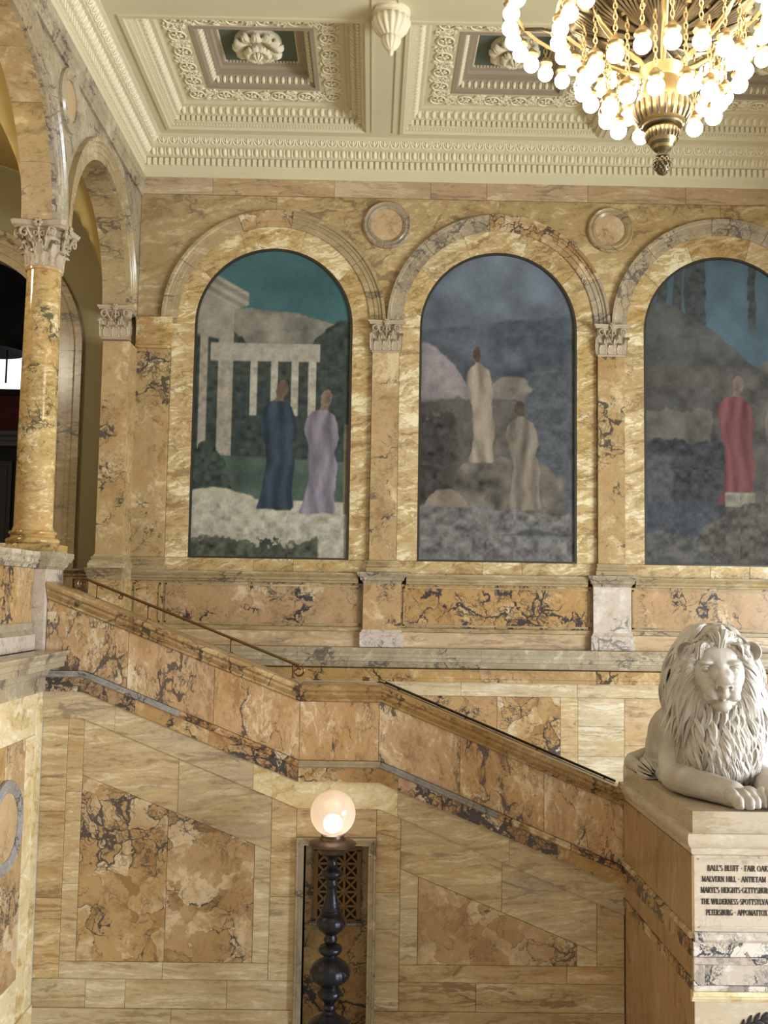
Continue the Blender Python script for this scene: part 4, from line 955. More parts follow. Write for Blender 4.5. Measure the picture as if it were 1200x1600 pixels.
def paint_a():
    n1, n2, n3 = fbm(gx*2, gz*2, 1), fbm(gx*5, gz*5, 2), fbm(gx*14, gz*14, 3)
    img = np.zeros(gx.shape+(3,)); img = lay(img, np.ones_like(gx), '#2f6468', n1, 0.18)
    img = lay(img, ss(1.50+0.10*np.sin(gx*3.1+0.4)*1+0.03*n2-gz, 0, 0.01)*1.0, '#7b7767', n2, 0.35)
    img = lay(img, ss(1.40+0.12*np.sin(gx*7+1)+0.06*n2-gz, 0, 0.012), '#39443c', n3, 0.4)
    img = lay(img, ss(1.12-0.25*(gx-0.6)**2+0.10*n2-gz, 0, 0.02), '#33413c', n3, 0.4)
    for k, (x, wd) in enumerate(((0.06, 0.055), (0.20, 0.10), (0.38, 0.05), (0.51, 0.05), (0.64, 0.05), (0.75, 0.055))):
        top = 1.66 if k < 2 else 1.27
        img = lay(img, ss(wd/2-np.abs(gx-x), 0, 0.006)*ss(top-gz, 0, 0.01)*ss(gz-(0.55 if k < 2 else 0.9), 0, 0.01), '#a59d88' if k > 1 else '#958c78', n3, 0.25)
    img = lay(img, ss(0.80-gx, 0, 0.006)*ss(1.37-gz, 0, 0.006)*ss(gz-1.25, 0, 0.006)*ss(gx-0.1, 0, 0.006), '#a09884', n3, 0.15)
    q_ = gz+0.55*gx; img = lay(img, ss(0.34-gx-0.10*ss(1.62-gz, 0, 0.05), 0, 0.006)*ss(gz-1.42+0.2*gx, 0, 0.006)*ss(1.88-q_, 0, 0.006), '#8d8573', n2+0.5*np.sign(np.sin(q_*95))*ss(q_-1.72, 0, 0.03), 0.22)
    img = lay(img, ss(0.66-0.04*gx-gz, 0, 0.01), '#42564a', n2, 0.3)
    img = lay(img, ss(0.72-2.2*(gx-0.08)**2*4-gz+0.15*n2, 0, 0.02)*ss(0.3-gx, 0, 0.02), '#37473d', n3, 0.5)
    img = lay(img, ss(0.44-1.0*(gx-0.15)**2-gz+0.02*n2, 0, 0.01)*ss(0.42-gx, 0, 0.02), '#a39a7e', n2, 0.25)
    img = lay(img, ss(0.385-0.02*gx-gz, 0, 0.01), '#a9a38c', n3, 0.30)
    # two upright colour masses
    m_ = standing(gx, gz, 0.54, 0.30, 0.84, 0.26, 0.02); img = lay(img, m_, '#2b3e4e', folds(gx, gz, 0.5, 31), 0.4); img = lay(img, m_*ss(gz-0.995, 0, 0.008), '#6e5540', n3, 0.3)
    m_ = standing(gx, gz, 0.81, 0.28, 0.80, 0.25, 0.03); img = lay(img, m_, '#7b7282', folds(gx, gz, 0.8, 33), 0.35); img = lay(img, m_*ss(gz-0.94, 0, 0.008), '#7d6248', n3, 0.3)
    img = lay(img, ss(gx-0.955, 0, 0.01)*ss(0.86-gz, 0, 0.01)*ss(gz-0.28, 0, 0.01), '#7a6a4e', n3, 0.3)
    img = lay(img, ss(0.12+0.05*n3+0.03*np.sin(gx*9)-gz, 0, 0.02)*ss(0.82-gx, 0, 0.02), '#4e5340', n3, 0.6)
    img = lay(img, ss(0.16+0.10*n3-gz, 0.02, 0.06)*ss(0.12-np.abs(gx-0.5), 0, 0.08)*ss(n3, 0.02, 0.2), '#3a3f30', n2, 0.3)
    return img
def paint_b():
    n1, n2, n3 = fbm(gx*2, gz*2, 11), fbm(gx*5, gz*5, 12), fbm(gx*14, gz*14, 13)
    img = lay(np.zeros(gx.shape+(3,)), np.ones_like(gx), '#5f6c7a', n1, 0.35)
    img = lay(img, ss(1.50+0.12*gx+0.06*n1-gz, 0, 0.03), '#4c5660', n2, 0.35)
    img = lay(img, ss(1.34+0.10*np.sin(gx*5+2)+0.05*n2-gz, 0, 0.02), '#464d55', n2, 0.4)
    img = lay(img, ss(1.40-2.2*gx*gx-0.2*gx+0.03*n2-gz, 0, 0.01), '#84797a', n2, 0.35)
    img = lay(img, ss(1.20-0.7*(gx-0.6)**2*6+0.02*n2-gz, 0, 0.01)*0.9, '#7a7061', n2, 0.3)
    img = lay(img, ss(1.22+0.2*(gx-0.75)+0.02*n2-gz, 0, 0.01)*ss(gx-0.68-0.05*n2, 0, 0.02), '#4d5257', n3, 0.3)
    img = lay(img, ss(1.05+0.05*n2-gz, 0, 0.03)*ss(0.72-gx+0.1*n2, 0, 0.04), '#565048', n2, 0.4)
    img = lay(img, ss(0.98+0.1*n3-gz, 0, 0.05)*ss(0.26-gx+0.1*n2, 0, 0.06), '#3f3a35', n3, 0.5)
    img = lay(img, ss(0.66-0.8*(gx-0.55)**2+0.04*n2-gz, 0, 0.01)*ss(gx-0.22, 0, 0.02)*ss(0.95-gx, 0, 0.05), '#655d4f', n2, 0.5)
    # pale upright boulders
    m_ = standing(gx, gz, 0.41, 0.62, 0.76, 0.19, -0.02); img = lay(img, m_, '#8f8069', folds(gx, gz, 0.4, 35), 0.35); img = lay(img, m_*ss(gz-1.265, 0, 0.008), '#5a4838', n3, 0.3)
    m_ = standing(gx, gz, 0.68, 0.33, 0.70, 0.24, -0.02); img = lay(img, m_, '#776a59', folds(gx, gz, 0.7, 37), 0.4); img = lay(img, m_*ss(gz-0.925, 0, 0.008), '#4c3f33', n3, 0.3)
    img = lay(img, ss(0.47-6*(gx-0.18)**2-gz+0.03*n2, 0, 0.01)*ss(gz-0.26, 0, 0.01), '#7b6b58', n2, 0.4)
    img = lay(img, ss(0.36-0.04*gx+0.03*n2-gz, 0, 0.02), '#6b6763', n3, 0.45)
    img = lay(img, ss(0.23+0.02*n2-np.abs(gx-0.75)*0.2-gz, 0, 0.02)*ss(gz-0.16, 0, 0.02)*ss(gx-0.5, 0, 0.05), '#474b4b', n3, 0.3)
    return img
def paint_c():
    n1, n2, n3 = fbm(gx*2, gz*2, 21), fbm(gx*5, gz*5, 22), fbm(gx*14, gz*14, 23)
    img = lay(np.zeros(gx.shape+(3,)), np.ones_like(gx), '#3f5b66', n1, 0.25)
    for x, wd in ((0.12, 0.08), (0.22, 0.07), (0.30, 0.07), (0.36, 0.10), (0.70, 0.06), (0.86, 0.05)):
        img = lay(img, ss(wd/2-np.abs(gx-x+0.02*n2), 0, 0.008)*ss(gz-1.5, 0, 0.02), '#3f4443', n3, 0.3)
    img = lay(img, ss(1.70-0.5*gx+0.12*np.sin(gx*6)*0.5+0.02*n2-gz, 0, 0.01), '#4b4d49', n2, 0.35)
    img = lay(img, ss(1.30+0.05*n2-gz, 0, 0.04), '#4f4b44', n2, 0.4)
    img = lay(img, ss(1.15-0.9*(gx-0.15)**2+0.05*n2-gz, 0, 0.01)*ss(0.5-gx, 0, 0.03), '#45423f', n2, 0.5)
    img = lay(img, ss(0.98+0.05*n2-gz, 0, 0.01)*ss(0.44-gx+0.03*n2, 0, 0.01), '#5a534b', n2, 0.35)
    img = lay(img, ss(0.80+0.04*n2-gz, 0, 0.02)*ss(0.55-gx, 0, 0.04), '#35373b', n3, 0.5)
    img = lay(img, ss(0.72+0.04*n2-gz, 0, 0.04)*ss(np.abs(gx-0.1)*-1+0.10, 0, 0.03), '#4b4b4e', n3, 0.3)
    img = lay(img, ss(0.42+0.03*n2-gz, 0, 0.03)*ss(0.5-gx, 0, 0.05), '#3e4249', n3, 0.3)
    m_ = standing(gx, gz, 0.60, 0.38, 0.84, 0.27, 0.0); img = lay(img, m_, '#6a3433', folds(gx, gz, 0.6, 39), 0.35); img = lay(img, m_*ss(gz-1.075, 0, 0.008), '#6f5c48', n3, 0.3)
    img = lay(img, ss(0.10-np.abs(gx-0.61), 0, 0.01)*ss(gz-0.37, 0, 0.01)*ss(0.47-gz, 0, 0.01), '#77705d', n3, 0.3)
    img = lay(img, standing(gx, gz, 0.84, 0.40, 0.72, 0.14, 0.0), '#6b5e4c', n2, 0.4)
    img = lay(img, ss(0.40-1.2*(gx-0.75)**2+0.03*n2-gz, 0, 0.01), '#4d4840', n3, 0.5)
    img = lay(img, ss(0.22-1.3*(gx-0.1)**2+0.02*n2-gz, 0, 0.01), '#524f49', n3, 0.4)
    return img
def canvas_material():
    b = NT('painted_canvas'); at = b.n('ShaderNodeAttribute'); at.attribute_name = 'paint'
    v, rnd = b.coords((60, 1, 9)); n = b.noise(v, 2.0, 4)
    v2, _ = b.coords((9, 1, 60)); n2 = b.noise(v2, 2.0, 4)
    f = b.math('ADD', b.math('MULTIPLY_ADD', n.outputs[0], 0.5, 0.5), b.math('MULTIPLY', n2.outputs[0], 0.5))
    b.l(b.mix(1.0, at.outputs['Color'], b.n('ShaderNodeRGB').outputs[0], 'MULTIPLY') if False else b.vmath('SCALE', at.outputs['Color'], f), b.bsdf.inputs['Base Color'])
    b.bsdf.inputs['Roughness'].default_value = 0.75; b.bsdf.inputs['Specular IOR Level'].default_value = 0.2
    return b.m
M['canvas'] = canvas_material()
LAB = ['arched mural with teal sky, pale columns and blue and lavender robed shapes, above the stair',
       'arched blue-grey mural of pale rocks under a slate sky, middle of the wall',
       'dark arched mural with dark tree trunks and a dull red robed shape, above the lion']
for c, img_fn, lab in zip(MUR, (paint_a, paint_b, paint_c), LAB):
    img = img_fn()
    t = thing('mural', (c, YB, MB0), lab, 'mural', 'arched murals on the back wall')
    W2 = 2*MR
    X = (gx-0.5)*W2; Z = gz*W2
    zmax = (MS-MB0)+np.sqrt(np.maximum(0, MR**2-X**2))
    Z2 = np.linspace(0, 1, NZM)[None, :]*zmax        # rows follow the arch
    me = bpy.data.meshes.new('canvas')
    vs = np.stack([X, np.full_like(X, 0.035), Z2], -1).reshape(-1, 3)
    idx = np.arange(NXM*NZM).reshape(NXM, NZM)
    fs = np.stack([idx[:-1, :-1], idx[1:, :-1], idx[1:, 1:], idx[:-1, 1:]], -1).reshape(-1, 4)
    me.from_pydata(vs.tolist(), [], fs.tolist())
    ca = me.color_attributes.new('paint', 'FLOAT_COLOR', 'POINT')
    zi = np.clip(Z2/W2/1.98*(NZM-1), 0, NZM-1.001); i0 = zi.astype(int); fz = (zi-i0)[..., None]
    xi = np.arange(NXM)[:, None].repeat(NZM, 1)
    colr = img[xi, i0]*(1-fz)+img[xi, i0+1]*fz
    ca.data.foreach_set('color', np.concatenate([np.clip(colr, 0, 1), np.ones(colr.shape[:2]+(1,))], -1).reshape(-1).astype(np.float32))
    me.materials.append(M['canvas'])
    o = bpy.data.objects.new('canvas', me); COL.objects.link(o); o.parent = t
    mb = MB()
    outer = [(c-MR, MB0)]+arc(c, MS, MR, PI, 0, 40)+[(c+MR, MB0)]
    innr = [(c-MR+0.03, MB0+0.022)]+arc(c, MS, MR-0.032, PI, 0, 40)+[(c+MR-0.03, MB0+0.022)]
    secs = [[BW(a[0], d0, a[1]), BW(b2[0], d0, b2[1]), BW(b2[0], d1, b2[1]), BW(a[0], d1, a[1])] for (a, b2) in zip(outer, innr) for d0, d1 in ((-0.05, -0.004),)]
    mb.loft(secs, loop=True)
    obj('mural_frame', mb, M['frame'], t, 35)

# ------------------------------------------------------------------ lion pedestal with its inscription
PX0, PX1, PY0, PY1 = 2.58, 3.70, 8.22, 10.45
PC = (0.5*(PX0+PX1), 0.5*(PY0+PY1))
ped = thing('lion_pedestal', (PC[0], PC[1], FL), 'tall veined marble pedestal with black inscription lines under the white lion', 'pedestal')
def tier(mb, secs):
    """stacked rectangles: (grow, z)"""
    mb.loft([[(PX0-g, PY0-g, z), (PX1+g, PY0-g, z), (PX1+g, PY1, z), (PX0-g, PY1, z)] for g, z in secs])
mb = MB(); tier(mb, [(0.0, 2.362), (0.0, 2.53)]); obj('plinth', mb, M['plinth'], ped)
mb = MB(); tier(mb, [(0.0, 2.19), (0.012, 2.20), (0.02, 2.225), (0.02, 2.245), (0.035, 2.26), (0.05, 2.285), (0.055, 2.31), (0.055, 2.335), (0.045, 2.362)]); obj('cornice', mb, M['plinth'], ped, 30)
mb = MB(); tier(mb, [(-0.03, FL), (-0.03, 2.35)]); obj('core_block', mb, M['core'], ped)
def FP(u, d, z): return (u, PY0-d, z)
def pside(poly, m, d1=0.0, name='marble_slab'): return slab(PW, poly, -0.028, d1, M[m], ped, name)
def pfront(poly, m, d1=0.0, name='marble_slab'): return slab(FP, poly, -0.028, d1, M[m], ped, name, 0.0012)
YEND = 10.385
pside(rect(PY0, 9.35, 1.60, 2.19), 'side', 0.012); pside(rect(9.35, YEND, 1.60, 2.19), 'side', 0.012)
mb = MB(); mb.run(PW, [(-0.02, 1.55), (0.03, 1.55), (0.04, 1.565), (0.03, 1.59), (0.014, 1.60), (-0.02, 1.60)], [(PY0, 0), (YEND, 0)]); obj('bead_moulding', mb, M['breccia'], ped, 30)
pside(rect(PY0, 9.2, 1.41, 1.55), 'string', 0.02); pside(rect(9.2, YEND, 1.41, 1.55), 'string', 0.02)
pside(rect(PY0, YEND, 1.24, 1.41), 'side', 0.012)
pside(rect(PY0, 9.4, 1.155, 1.24), 'string', 0.02); pside(rect(9.4, YEND, 1.155, 1.24), 'string', 0.02)
pside(rect(PY0, 9.35, FL, 1.155), 'side'); pside(rect(9.35, YEND, FL, 1.155), 'side')
# front face
pfront(rect(PX0+0.005, PX1-0.005, 1.60, 2.19), 'pedestal', 0.0, 'inscribed_slab')
for q in (rect(PX0+0.045, PX1-0.045, 2.155, 2.166), rect(PX0+0.045, PX1-0.045, 1.632, 1.643)):
    mb = MB(); mb.box(FP, q[0][0], q[1][0], 0.0, 0.008, q[0][1], q[2][1]); obj('panel_bead', mb, M['plinth'], ped)
mb = MB(); mb.run(FP, [(-0.02, 1.53), (0.03, 1.53), (0.042, 1.55), (0.035, 1.585), (0.012, 1.60), (-0.02, 1.60)], [(PX0, 0), (PX1, 0)]); obj('base_moulding', mb, M['pedestal_blue'], ped, 30)
pfront(rect(PX0-0.01, PX1, 1.415, 1.53), 'pedestal_blue', 0.024)
pfront(rect(PX0-0.012, PX1, 1.36, 1.415), 'pedestal_blue', 0.034); pfront(rect(PX0-0.012, PX0+0.075, 1.20, 1.36), 'pedestal_blue', 0.034)
pfront(rect(PX1-0.075, PX1, 1.20, 1.36), 'pedestal_blue', 0.034)
pfront(rect(PX0+0.075, PX1-0.075, 1.20, 1.36), 'pedestal_blue', 0.02); pfront(rect(PX0-0.012, PX1, 1.158, 1.20), 'pedestal_blue', 0.034)
mb = MB(); mb.run(FP, [(-0.02, 1.075), (0.012, 1.075), (0.02, 1.09), (0.03, 1.10), (0.03, 1.118), (0.05, 1.128), (0.05, 1.158), (-0.02, 1.158)], [(PX0-0.02, 0), (PX1, 0)]); obj('cap_moulding', mb, M['siena_light'], ped, 30)
pfront(rect(PX0, PX1, FL, 1.075), 'plinth', 0.004, 'wreath_slab')
# ---- the cut and blackened capitals
T, t_ = 0.15, 0.065
GL = {
 'A': (0.80, [(0.04, 0, 0.40, 1, t_), (0.40, 1, 0.76, 0, T), (0.17, 0.36, 0.62, 0.36, t_)], [0.04, 0.76], []),
 'B': (0.66, [(0.15, 0, 0.15, 1, T), (0.1, 0.96, 0.42, 0.96, t_), (0.1, 0.52, 0.42, 0.52, t_), (0.1, 0.04, 0.42, 0.04, t_), ('arc', 0.40, 0.74, 0.17, 0.23, -90, 90, T*0.8), ('arc', 0.40, 0.28, 0.21, 0.25, -90, 90, T*0.85)], [], []),
 'D': (0.82, [(0.15, 0, 0.15, 1, T), (0.1, 0.96, 0.38, 0.96, t_), (0.1, 0.04, 0.38, 0.04, t_), ('arc', 0.36, 0.5, 0.36, 0.46, -90, 90, T*0.85)], [], []),
 'E': (0.60, [(0.15, 0, 0.15, 1, T), (0.1, 0.96, 0.55, 0.96, t_), (0.1, 0.52, 0.48, 0.52, t_), (0.1, 0.04, 0.57, 0.04, t_), (0.54, 0.82, 0.54, 0.98, t_), (0.56, 0.02, 0.56, 0.2, t_)], [0.15], [0.15]),
 'F': (0.57, [(0.15, 0, 0.15, 1, T), (0.1, 0.96, 0.54, 0.96, t_), (0.1, 0.50, 0.46, 0.50, t_), (0.53, 0.80, 0.53, 0.98, t_)], [0.15], [0.15]),
 'G': (0.82, [('arc', 0.45, 0.5, 0.36, 0.46, 50, 310, T*0.8), (0.70, 0.06, 0.70, 0.42, T*0.9), (0.58, 0.42, 0.80, 0.42, t_)], [], []),
 'H': (0.84, [(0.15, 0, 0.15, 1, T), (0.69, 0, 0.69, 1, T), (0.15, 0.52, 0.69, 0.52, t_)], [0.15, 0.69], [0.15, 0.69]),
 'I': (0.32, [(0.16, 0, 0.16, 1, T)], [0.16], [0.16]),
 'K': (0.78, [(0.15, 0, 0.15, 1, T), (0.2, 0.45, 0.66, 1, t_), (0.32, 0.58, 0.72, 0, T)], [0.15, 0.70], [0.15, 0.64]),
 'L': (0.58, [(0.15, 0, 0.15, 1, T), (0.1, 0.04, 0.54, 0.04, t_), (0.53, 0.02, 0.53, 0.22, t_)], [0.15], [0.15]),
 'M': (1.00, [(0.14, 0, 0.16, 1, t_), (0.18, 1, 0.50, 0.06, T), (0.50, 0.06, 0.82, 1, t_), (0.86, 0, 0.84, 1, T)], [0.14, 0.86], [0.14, 0.86]),
 'N': (0.84, [(0.14, 0, 0.14, 1, t_), (0.14, 1, 0.70, 0.0, T), (0.70, 0, 0.70, 1, t_)], [0.14], [0.14, 0.70]),
 'O': (0.88, [('arc', 0.44, 0.5, 0.35, 0.46, 0, 360, T*0.8)], [], []),
 'P': (0.64, [(0.15, 0, 0.15, 1, T), (0.1, 0.96, 0.40, 0.96, t_), (0.1, 0.46, 0.40, 0.46, t_), ('arc', 0.38, 0.71, 0.20, 0.25, -90, 90, T*0.85)], [0.15], []),
 'R': (0.74, [(0.15, 0, 0.15, 1, T), (0.1, 0.96, 0.38, 0.96, t_), (0.1, 0.50, 0.38, 0.50, t_), ('arc', 0.36, 0.73, 0.19, 0.23, -90, 90, T*0.85), (0.34, 0.50, 0.68, 0, T)], [0.15, 0.68], []),
 'S': (0.60, [('arc', 0.30, 0.74, 0.19, 0.22, 30, 270, t_*1.6), ('arc', 0.30, 0.27, 0.21, 0.25, -150, 90, T*0.8)], [], []),
 'T': (0.70, [(0.35, 0, 0.35, 1, T), (0.04, 0.96, 0.66, 0.96, t_), (0.06, 0.80, 0.06, 0.98, t_), (0.64, 0.80, 0.64, 0.98, t_)], [0.35], []),
 'U': (0.80, [(0.15, 0.3, 0.15, 1, T), (0.65, 0.3, 0.65, 1, t_), ('arc', 0.40, 0.32, 0.25, 0.29, 180, 360, T*0.7)], [], [0.15, 0.65]),
 'V': (0.80, [(0.06, 1, 0.40, 0, T), (0.40, 0, 0.74, 1, t_)], [], [0.06, 0.74]),
 'W': (1.12, [(0.05, 1, 0.32, 0, T), (0.32, 0, 0.56, 1, t_), (0.56, 1, 0.80, 0, T), (0.80, 0, 1.06, 1, t_)], [], [0.05, 0.56, 1.06]),
 'X': (0.78, [(0.08, 1, 0.70, 0, T), (0.70, 1, 0.08, 0, t_)], [0.08, 0.70], [0.08, 0.70]),
 'Y': (0.76, [(0.06, 1, 0.38, 0.48, T), (0.70, 1, 0.38, 0.48, t_), (0.38, 0, 0.38, 0.5, T)], [0.38], [0.06, 0.70]),
 "'": (0.22, [(0.12, 0.72, 0.12, 1.02, T*0.8)], [], []),
 '·': (0.40, [(0.14, 0.5, 0.28, 0.5, T)], [], []),
 ' ': (0.36, [], [], []),
}
def width(s): return sum(GL[c][0]+0.06 for c in s)
def letters(text, shown, x0, z0, h, full):
    k = full/width(shown); mb = MB(); x = x0
    def stroke(ax, az, bx, bz, th):
        dx, dz = (bx-ax)*k, (bz-az)*h; L = math.hypot(dx, dz)
        nx, nz = -dz/L*th*h*0.5, dx/L*th*h*0.5
        a = (x+ax*k, z0+az*h); b2 = (x+bx*k, z0+bz*h)
        mb.prism(FP, [(a[0]-nx, a[1]-nz), (b2[0]-nx, b2[1]-nz), (b2[0]+nx, b2[1]+nz), (a[0]+nx, a[1]+nz)], -0.004, 0.0035)
    for ch in text:
        w_, st, bot, topp = GL[ch]
        for s in st:
            if s[0] == 'arc':
                _, cx, cz, rx, rz, a0, a1, th = s
                n = max(6, int(abs(a1-a0)/22)); pts = [(cx+rx*math.cos(math.radians(a0+(a1-a0)*i/n)), cz+rz*math.sin(math.radians(a0+(a1-a0)*i/n))) for i in range(n+1)]
                secs = []
                for i, (px, pz) in enumerate(pts):
                    a = math.radians(a0+(a1-a0)*i/n); hw = 0.5*h*(t_+(th-t_)*abs(math.cos(a)))
                    X, Z = x+px*k, z0+pz*h; cx_, cz_ = math.cos(a)*hw, math.sin(a)*hw
                    secs.append([FP(X-cx_, -0.004, Z-cz_), FP(X+cx_, -0.004, Z+cz_), FP(X+cx_, 0.0035, Z+cz_), FP(X-cx_, 0.0035, Z-cz_)])
                mb.loft(secs)
            else: stroke(*s)
        for q in bot: stroke(q-0.13, 0.025, q+0.13, 0.025, 0.05)
        for q in topp: stroke(q-0.13, 0.975, q+0.13, 0.975, 0.05)
        x += (w_+0.06)*k
    o = obj('inscription_line', mb, M['letter'], ped)
for text, shown, x0, zt, zb, ex in (("BALL'S BLUFF · FAIR OAKS", "BALL'S BLUFF · FAIR OA", 2.695, 2.114, 2.069, 3.150),
                                    ("MALVERN HILL · ANTIETAM", "MALVERN HILL · ANTIETAM", 2.650, 2.029, 1.985, 3.160),
                                    ("MARYE'S HEIGHTS·GETTYSBURG", "MARYE'S HEIGHTS·GETTYSBU", 2.640, 1.945, 1.900, 3.150),
                                    ("THE WILDERNESS·SPOTTSYLVANIA", "THE WILDERNESS·SPOTTSYLV", 2.643, 1.856, 1.812, 3.150),
                                    ("PETERSBURG · APPOMATTOX", "PETERSBURG · APPOMATTO", 2.682, 1.773, 1.728, 3.145)):
    letters(text, shown, x0, zb, zt-zb, ex-x0)
# laurel wreath below: two branches with black leaves
def laurel(mb):
    n = 8; top = []
    for i in range(n):
        t = i/(n-1); hw = 0.0165*math.sin(PI*(0.04+0.94*t))**0.8
        top.append([(0.088*t, -0.004, -hw), (0.088*t, -0.010, 0.0), (0.088*t, -0.004, hw), (0.088*t, 0.003, 0)])
    mb.loft(top)
laurel_b = share('laurel_leaf', laurel, M['letter'], 60)
WX, WZ, WR = 3.155, 0.66, 0.285
for side in (-1, 1):
    mb = MB(); mb.tube([(WX+side*WR*math.sin(a), PY0-0.008, WZ+WR*math.cos(a)) for a in [0.16+2.7*i/20 for i in range(21)]], 0.005, 6); obj('laurel_stem', mb, M['letter'], ped, 60)
    for i in range(13):
        a = 0.2+2.6*i/13
        px, pz = WX+side*WR*math.sin(a), WZ+WR*math.cos(a)
        for q in (-0.55, 0.55, 0.0):
            if q == 0.0 and i % 3: continue
            # leaves point back up the stem, toward the gap at the top
            dirx, dirz = -side*math.cos(a), math.sin(a)
            ang = math.atan2(dirz, dirx)+q*side
            o = bpy.data.objects.new('laurel_leaf', laurel_b); COL.objects.link(o); o.parent = ped
            o.location = (px-PC[0], PY0-0.006-PC[1], pz-FL); o.rotation_euler = (0, -ang, 0)

# ------------------------------------------------------------------ globe lamp before the niche
LX, LY = -0.318, 9.55
lamp = thing('globe_lamp', (LX, LY, FL), 'turned black bronze standing lamp with a glowing frosted globe before the niche', 'lamp')
def lz(y): return 1.985-((y/4+1200)-1310)/166.0
prof = [(530, .125), (540, .115), (555, .06), (575, .042), (588, .046), (600, .052), (612, .042), (628, .058), (636, .088), (650, .102), (664, .098), (676, .08), (690, .05), (706, .05), (715, .060), (722, .060), (732, .052), (745, .046), (800, .055), (845, .073), (862, .086), (870, .093), (876, .086), (884, .092), (892, .104), (900, .096), (908, .112), (925, .133), (945, .140), (965, .134), (985, .112), (1000, .085), (1015, .052), (1030, .054), (1045, .065), (1055, .06), (1066, .046), (1078, .068), (1086, .10), (1100, .113), (1116, .106), (1126, .09), (1138, .058), (1150, .066), (1158, .085), (1180, .135), (1198, .165), (1222, .186), (1245, .188), (1268, .178), (1290, .14), (1303, .10), (1318, .078), (1332, .09), (1345, .11), (1362, .116), (1378, .104), (1395, .08), (1408, .058), (1424, .046), (1434, .056), (1446, .058), (1458, .046), (1472, .062), (1490, .085), (1505, .125), (1528, .18), (1548, .208), (1566, .212), (1590, .195), (1615, .14), (1635, .10), (1650, .11), (1665, .125), (1690, .15), (1760, .20), (1830, .235), (1850, .26), (1875, .26), (1885, .235), (1960, .25), (1990, .30), (2010, .30)]
pz = [(r, lz(y)) for y, r in prof]
cuts_y = [530, 690, 884, 1015, 1066, 1138, 1318, 1424, 1472, 1650, 1885, 2010]
names = ['neck', 'baluster', 'knop', 'knop', 'knop', 'knop', 'knop', 'knop', 'knop', 'base', 'foot']
for a, b2, nm in zip(cuts_y[:-1], cuts_y[1:], names):
    sec = [(r, lz(y)) for y, r in prof if a <= y <= b2]
    mb = MB()
    if nm == 'knop' and b2-a > 100:                       # gadrooned swells
        n = 80; secs = []
        for r, z in sec:
            g = 0.022*max(0, (r-0.09)/r)
            secs.append([(LX+r*(1+g*math.cos(20*2*PI*i/n))*math.cos(2*PI*i/n), LY+r*(1+g*math.cos(20*2*PI*i/n))*math.sin(2*PI*i/n), z) for i in range(n)])
        mb.loft(secs)
    else: mb.lathe((LX, LY, 0), sec, 40)
    if nm == 'foot': mb.lathe((LX, LY, 0), [(0.30, lz(2010)), (0.34, lz(2010)-0.02), (0.34, FL)], 40)
    obj(nm, mb, M['bronze'], lamp, 50)
mb = MB(); mb.lathe((LX, LY, 0), [(.125, lz(530)), (.145, lz(505)), (.15, lz(500)), (.19, lz(495)), (.218, lz(485)), (.220, lz(478)), (.205, lz(470)), (.15, lz(462)), (.125, lz(455)), (.118, lz(445)), (.108, lz(440)), (.106, lz(425))], 48); obj('lamp_tray', mb, M['bronze_trim'], lamp, 40)
gz0 = 2.198; GRr = 0.207
def globe_material():
    b = NT('frosted_globe_glass'); nt = b.t
    tr = b.n('ShaderNodeBsdfTranslucent'); tr.inputs[0].default_value = (1, 0.90, 0.80, 1)
    df = b.n('ShaderNodeBsdfDiffuse'); df.inputs[0].default_value = (0.92, 0.80, 0.72, 1)
    gl = b.n('ShaderNodeBsdfGlossy'); gl.inputs['Roughness'].default_value = 0.08
    rf = b.n('ShaderNodeBsdfRefraction'); rf.inputs['Roughness'].default_value = 0.38; rf.inputs['IOR'].default_value = 1.03; rf.inputs[0].default_value = (1, 0.95, 0.88, 1)
    m1 = b.n('ShaderNodeMixShader'); m1.inputs[0].default_value = 0.55; b.l(tr.outputs[0], m1.inputs[1]); b.l(df.outputs[0], m1.inputs[2])
    m2 = b.n('ShaderNodeMixShader'); m2.inputs[0].default_value = 0.45; b.l(m1.outputs[0], m2.inputs[1]); b.l(rf.outputs[0], m2.inputs[2])
    m3 = b.n('ShaderNodeMixShader'); m3.inputs[0].default_value = 0.05; b.l(m2.outputs[0], m3.inputs[1]); b.l(gl.outputs[0], m3.inputs[2])
    b.l(m3.outputs[0], b.out.inputs[0]); return b.m
mb = MB(); n = 28
mb.lathe((LX, LY, gz0), [(GRr*math.sin(t), GRr*math.cos(t)) for t in [0.02+(2.60-0.02)*i/n for i in range(n+1)]], 48, cap=False); obj('globe', mb, globe_material(), lamp, 180)
mb = MB(); mb.ell((LX, LY, gz0-0.09), (0.085, 0.085, 0.082), 20, 14); obj('lamp_bulb', mb, glow('globe_filament', '#fff0dc', 7.0), lamp, 180)

# ------------------------------------------------------------------ pierced vent grille in the niche
gr = thing('vent_grille', (-0.30, 10.70, 0.88), 'pierced vent grille of crossed bars high in the niche behind the globe lamp', 'grille')
GX0, GX1, GZ0, GZ1 = -0.510, -0.088, 0.885, 1.590
def NW(u, d, z): return (u, YF+0.325-d, z)
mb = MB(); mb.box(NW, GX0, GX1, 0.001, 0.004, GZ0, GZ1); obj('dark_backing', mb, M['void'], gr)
mb = MB()
for q in ((GX0-0.03, GX1+0.03, GZ1-0.012, GZ1+0.03), (GX0-0.03, GX1+0.03, GZ0-0.03, GZ0+0.012), (GX0-0.03, GX0+0.012, GZ0, GZ1), (GX1-0.012, GX1+0.03, GZ0, GZ1)): mb.box(NW, q[0], q[1], 0.002, 0.03, q[2], q[3])
obj('grille_frame', mb, M['grille'], gr)
nc, nr = 3, 5; cw, chh = (GX1-GX0)/nc, (GZ1-GZ0)/nr
for i in range(1, nc): mb = MB(); mb.box(NW, GX0+i*cw-0.012, GX0+i*cw+0.012, 0.003, 0.022, GZ0, GZ1); obj('bar', mb, M['grille'], gr)
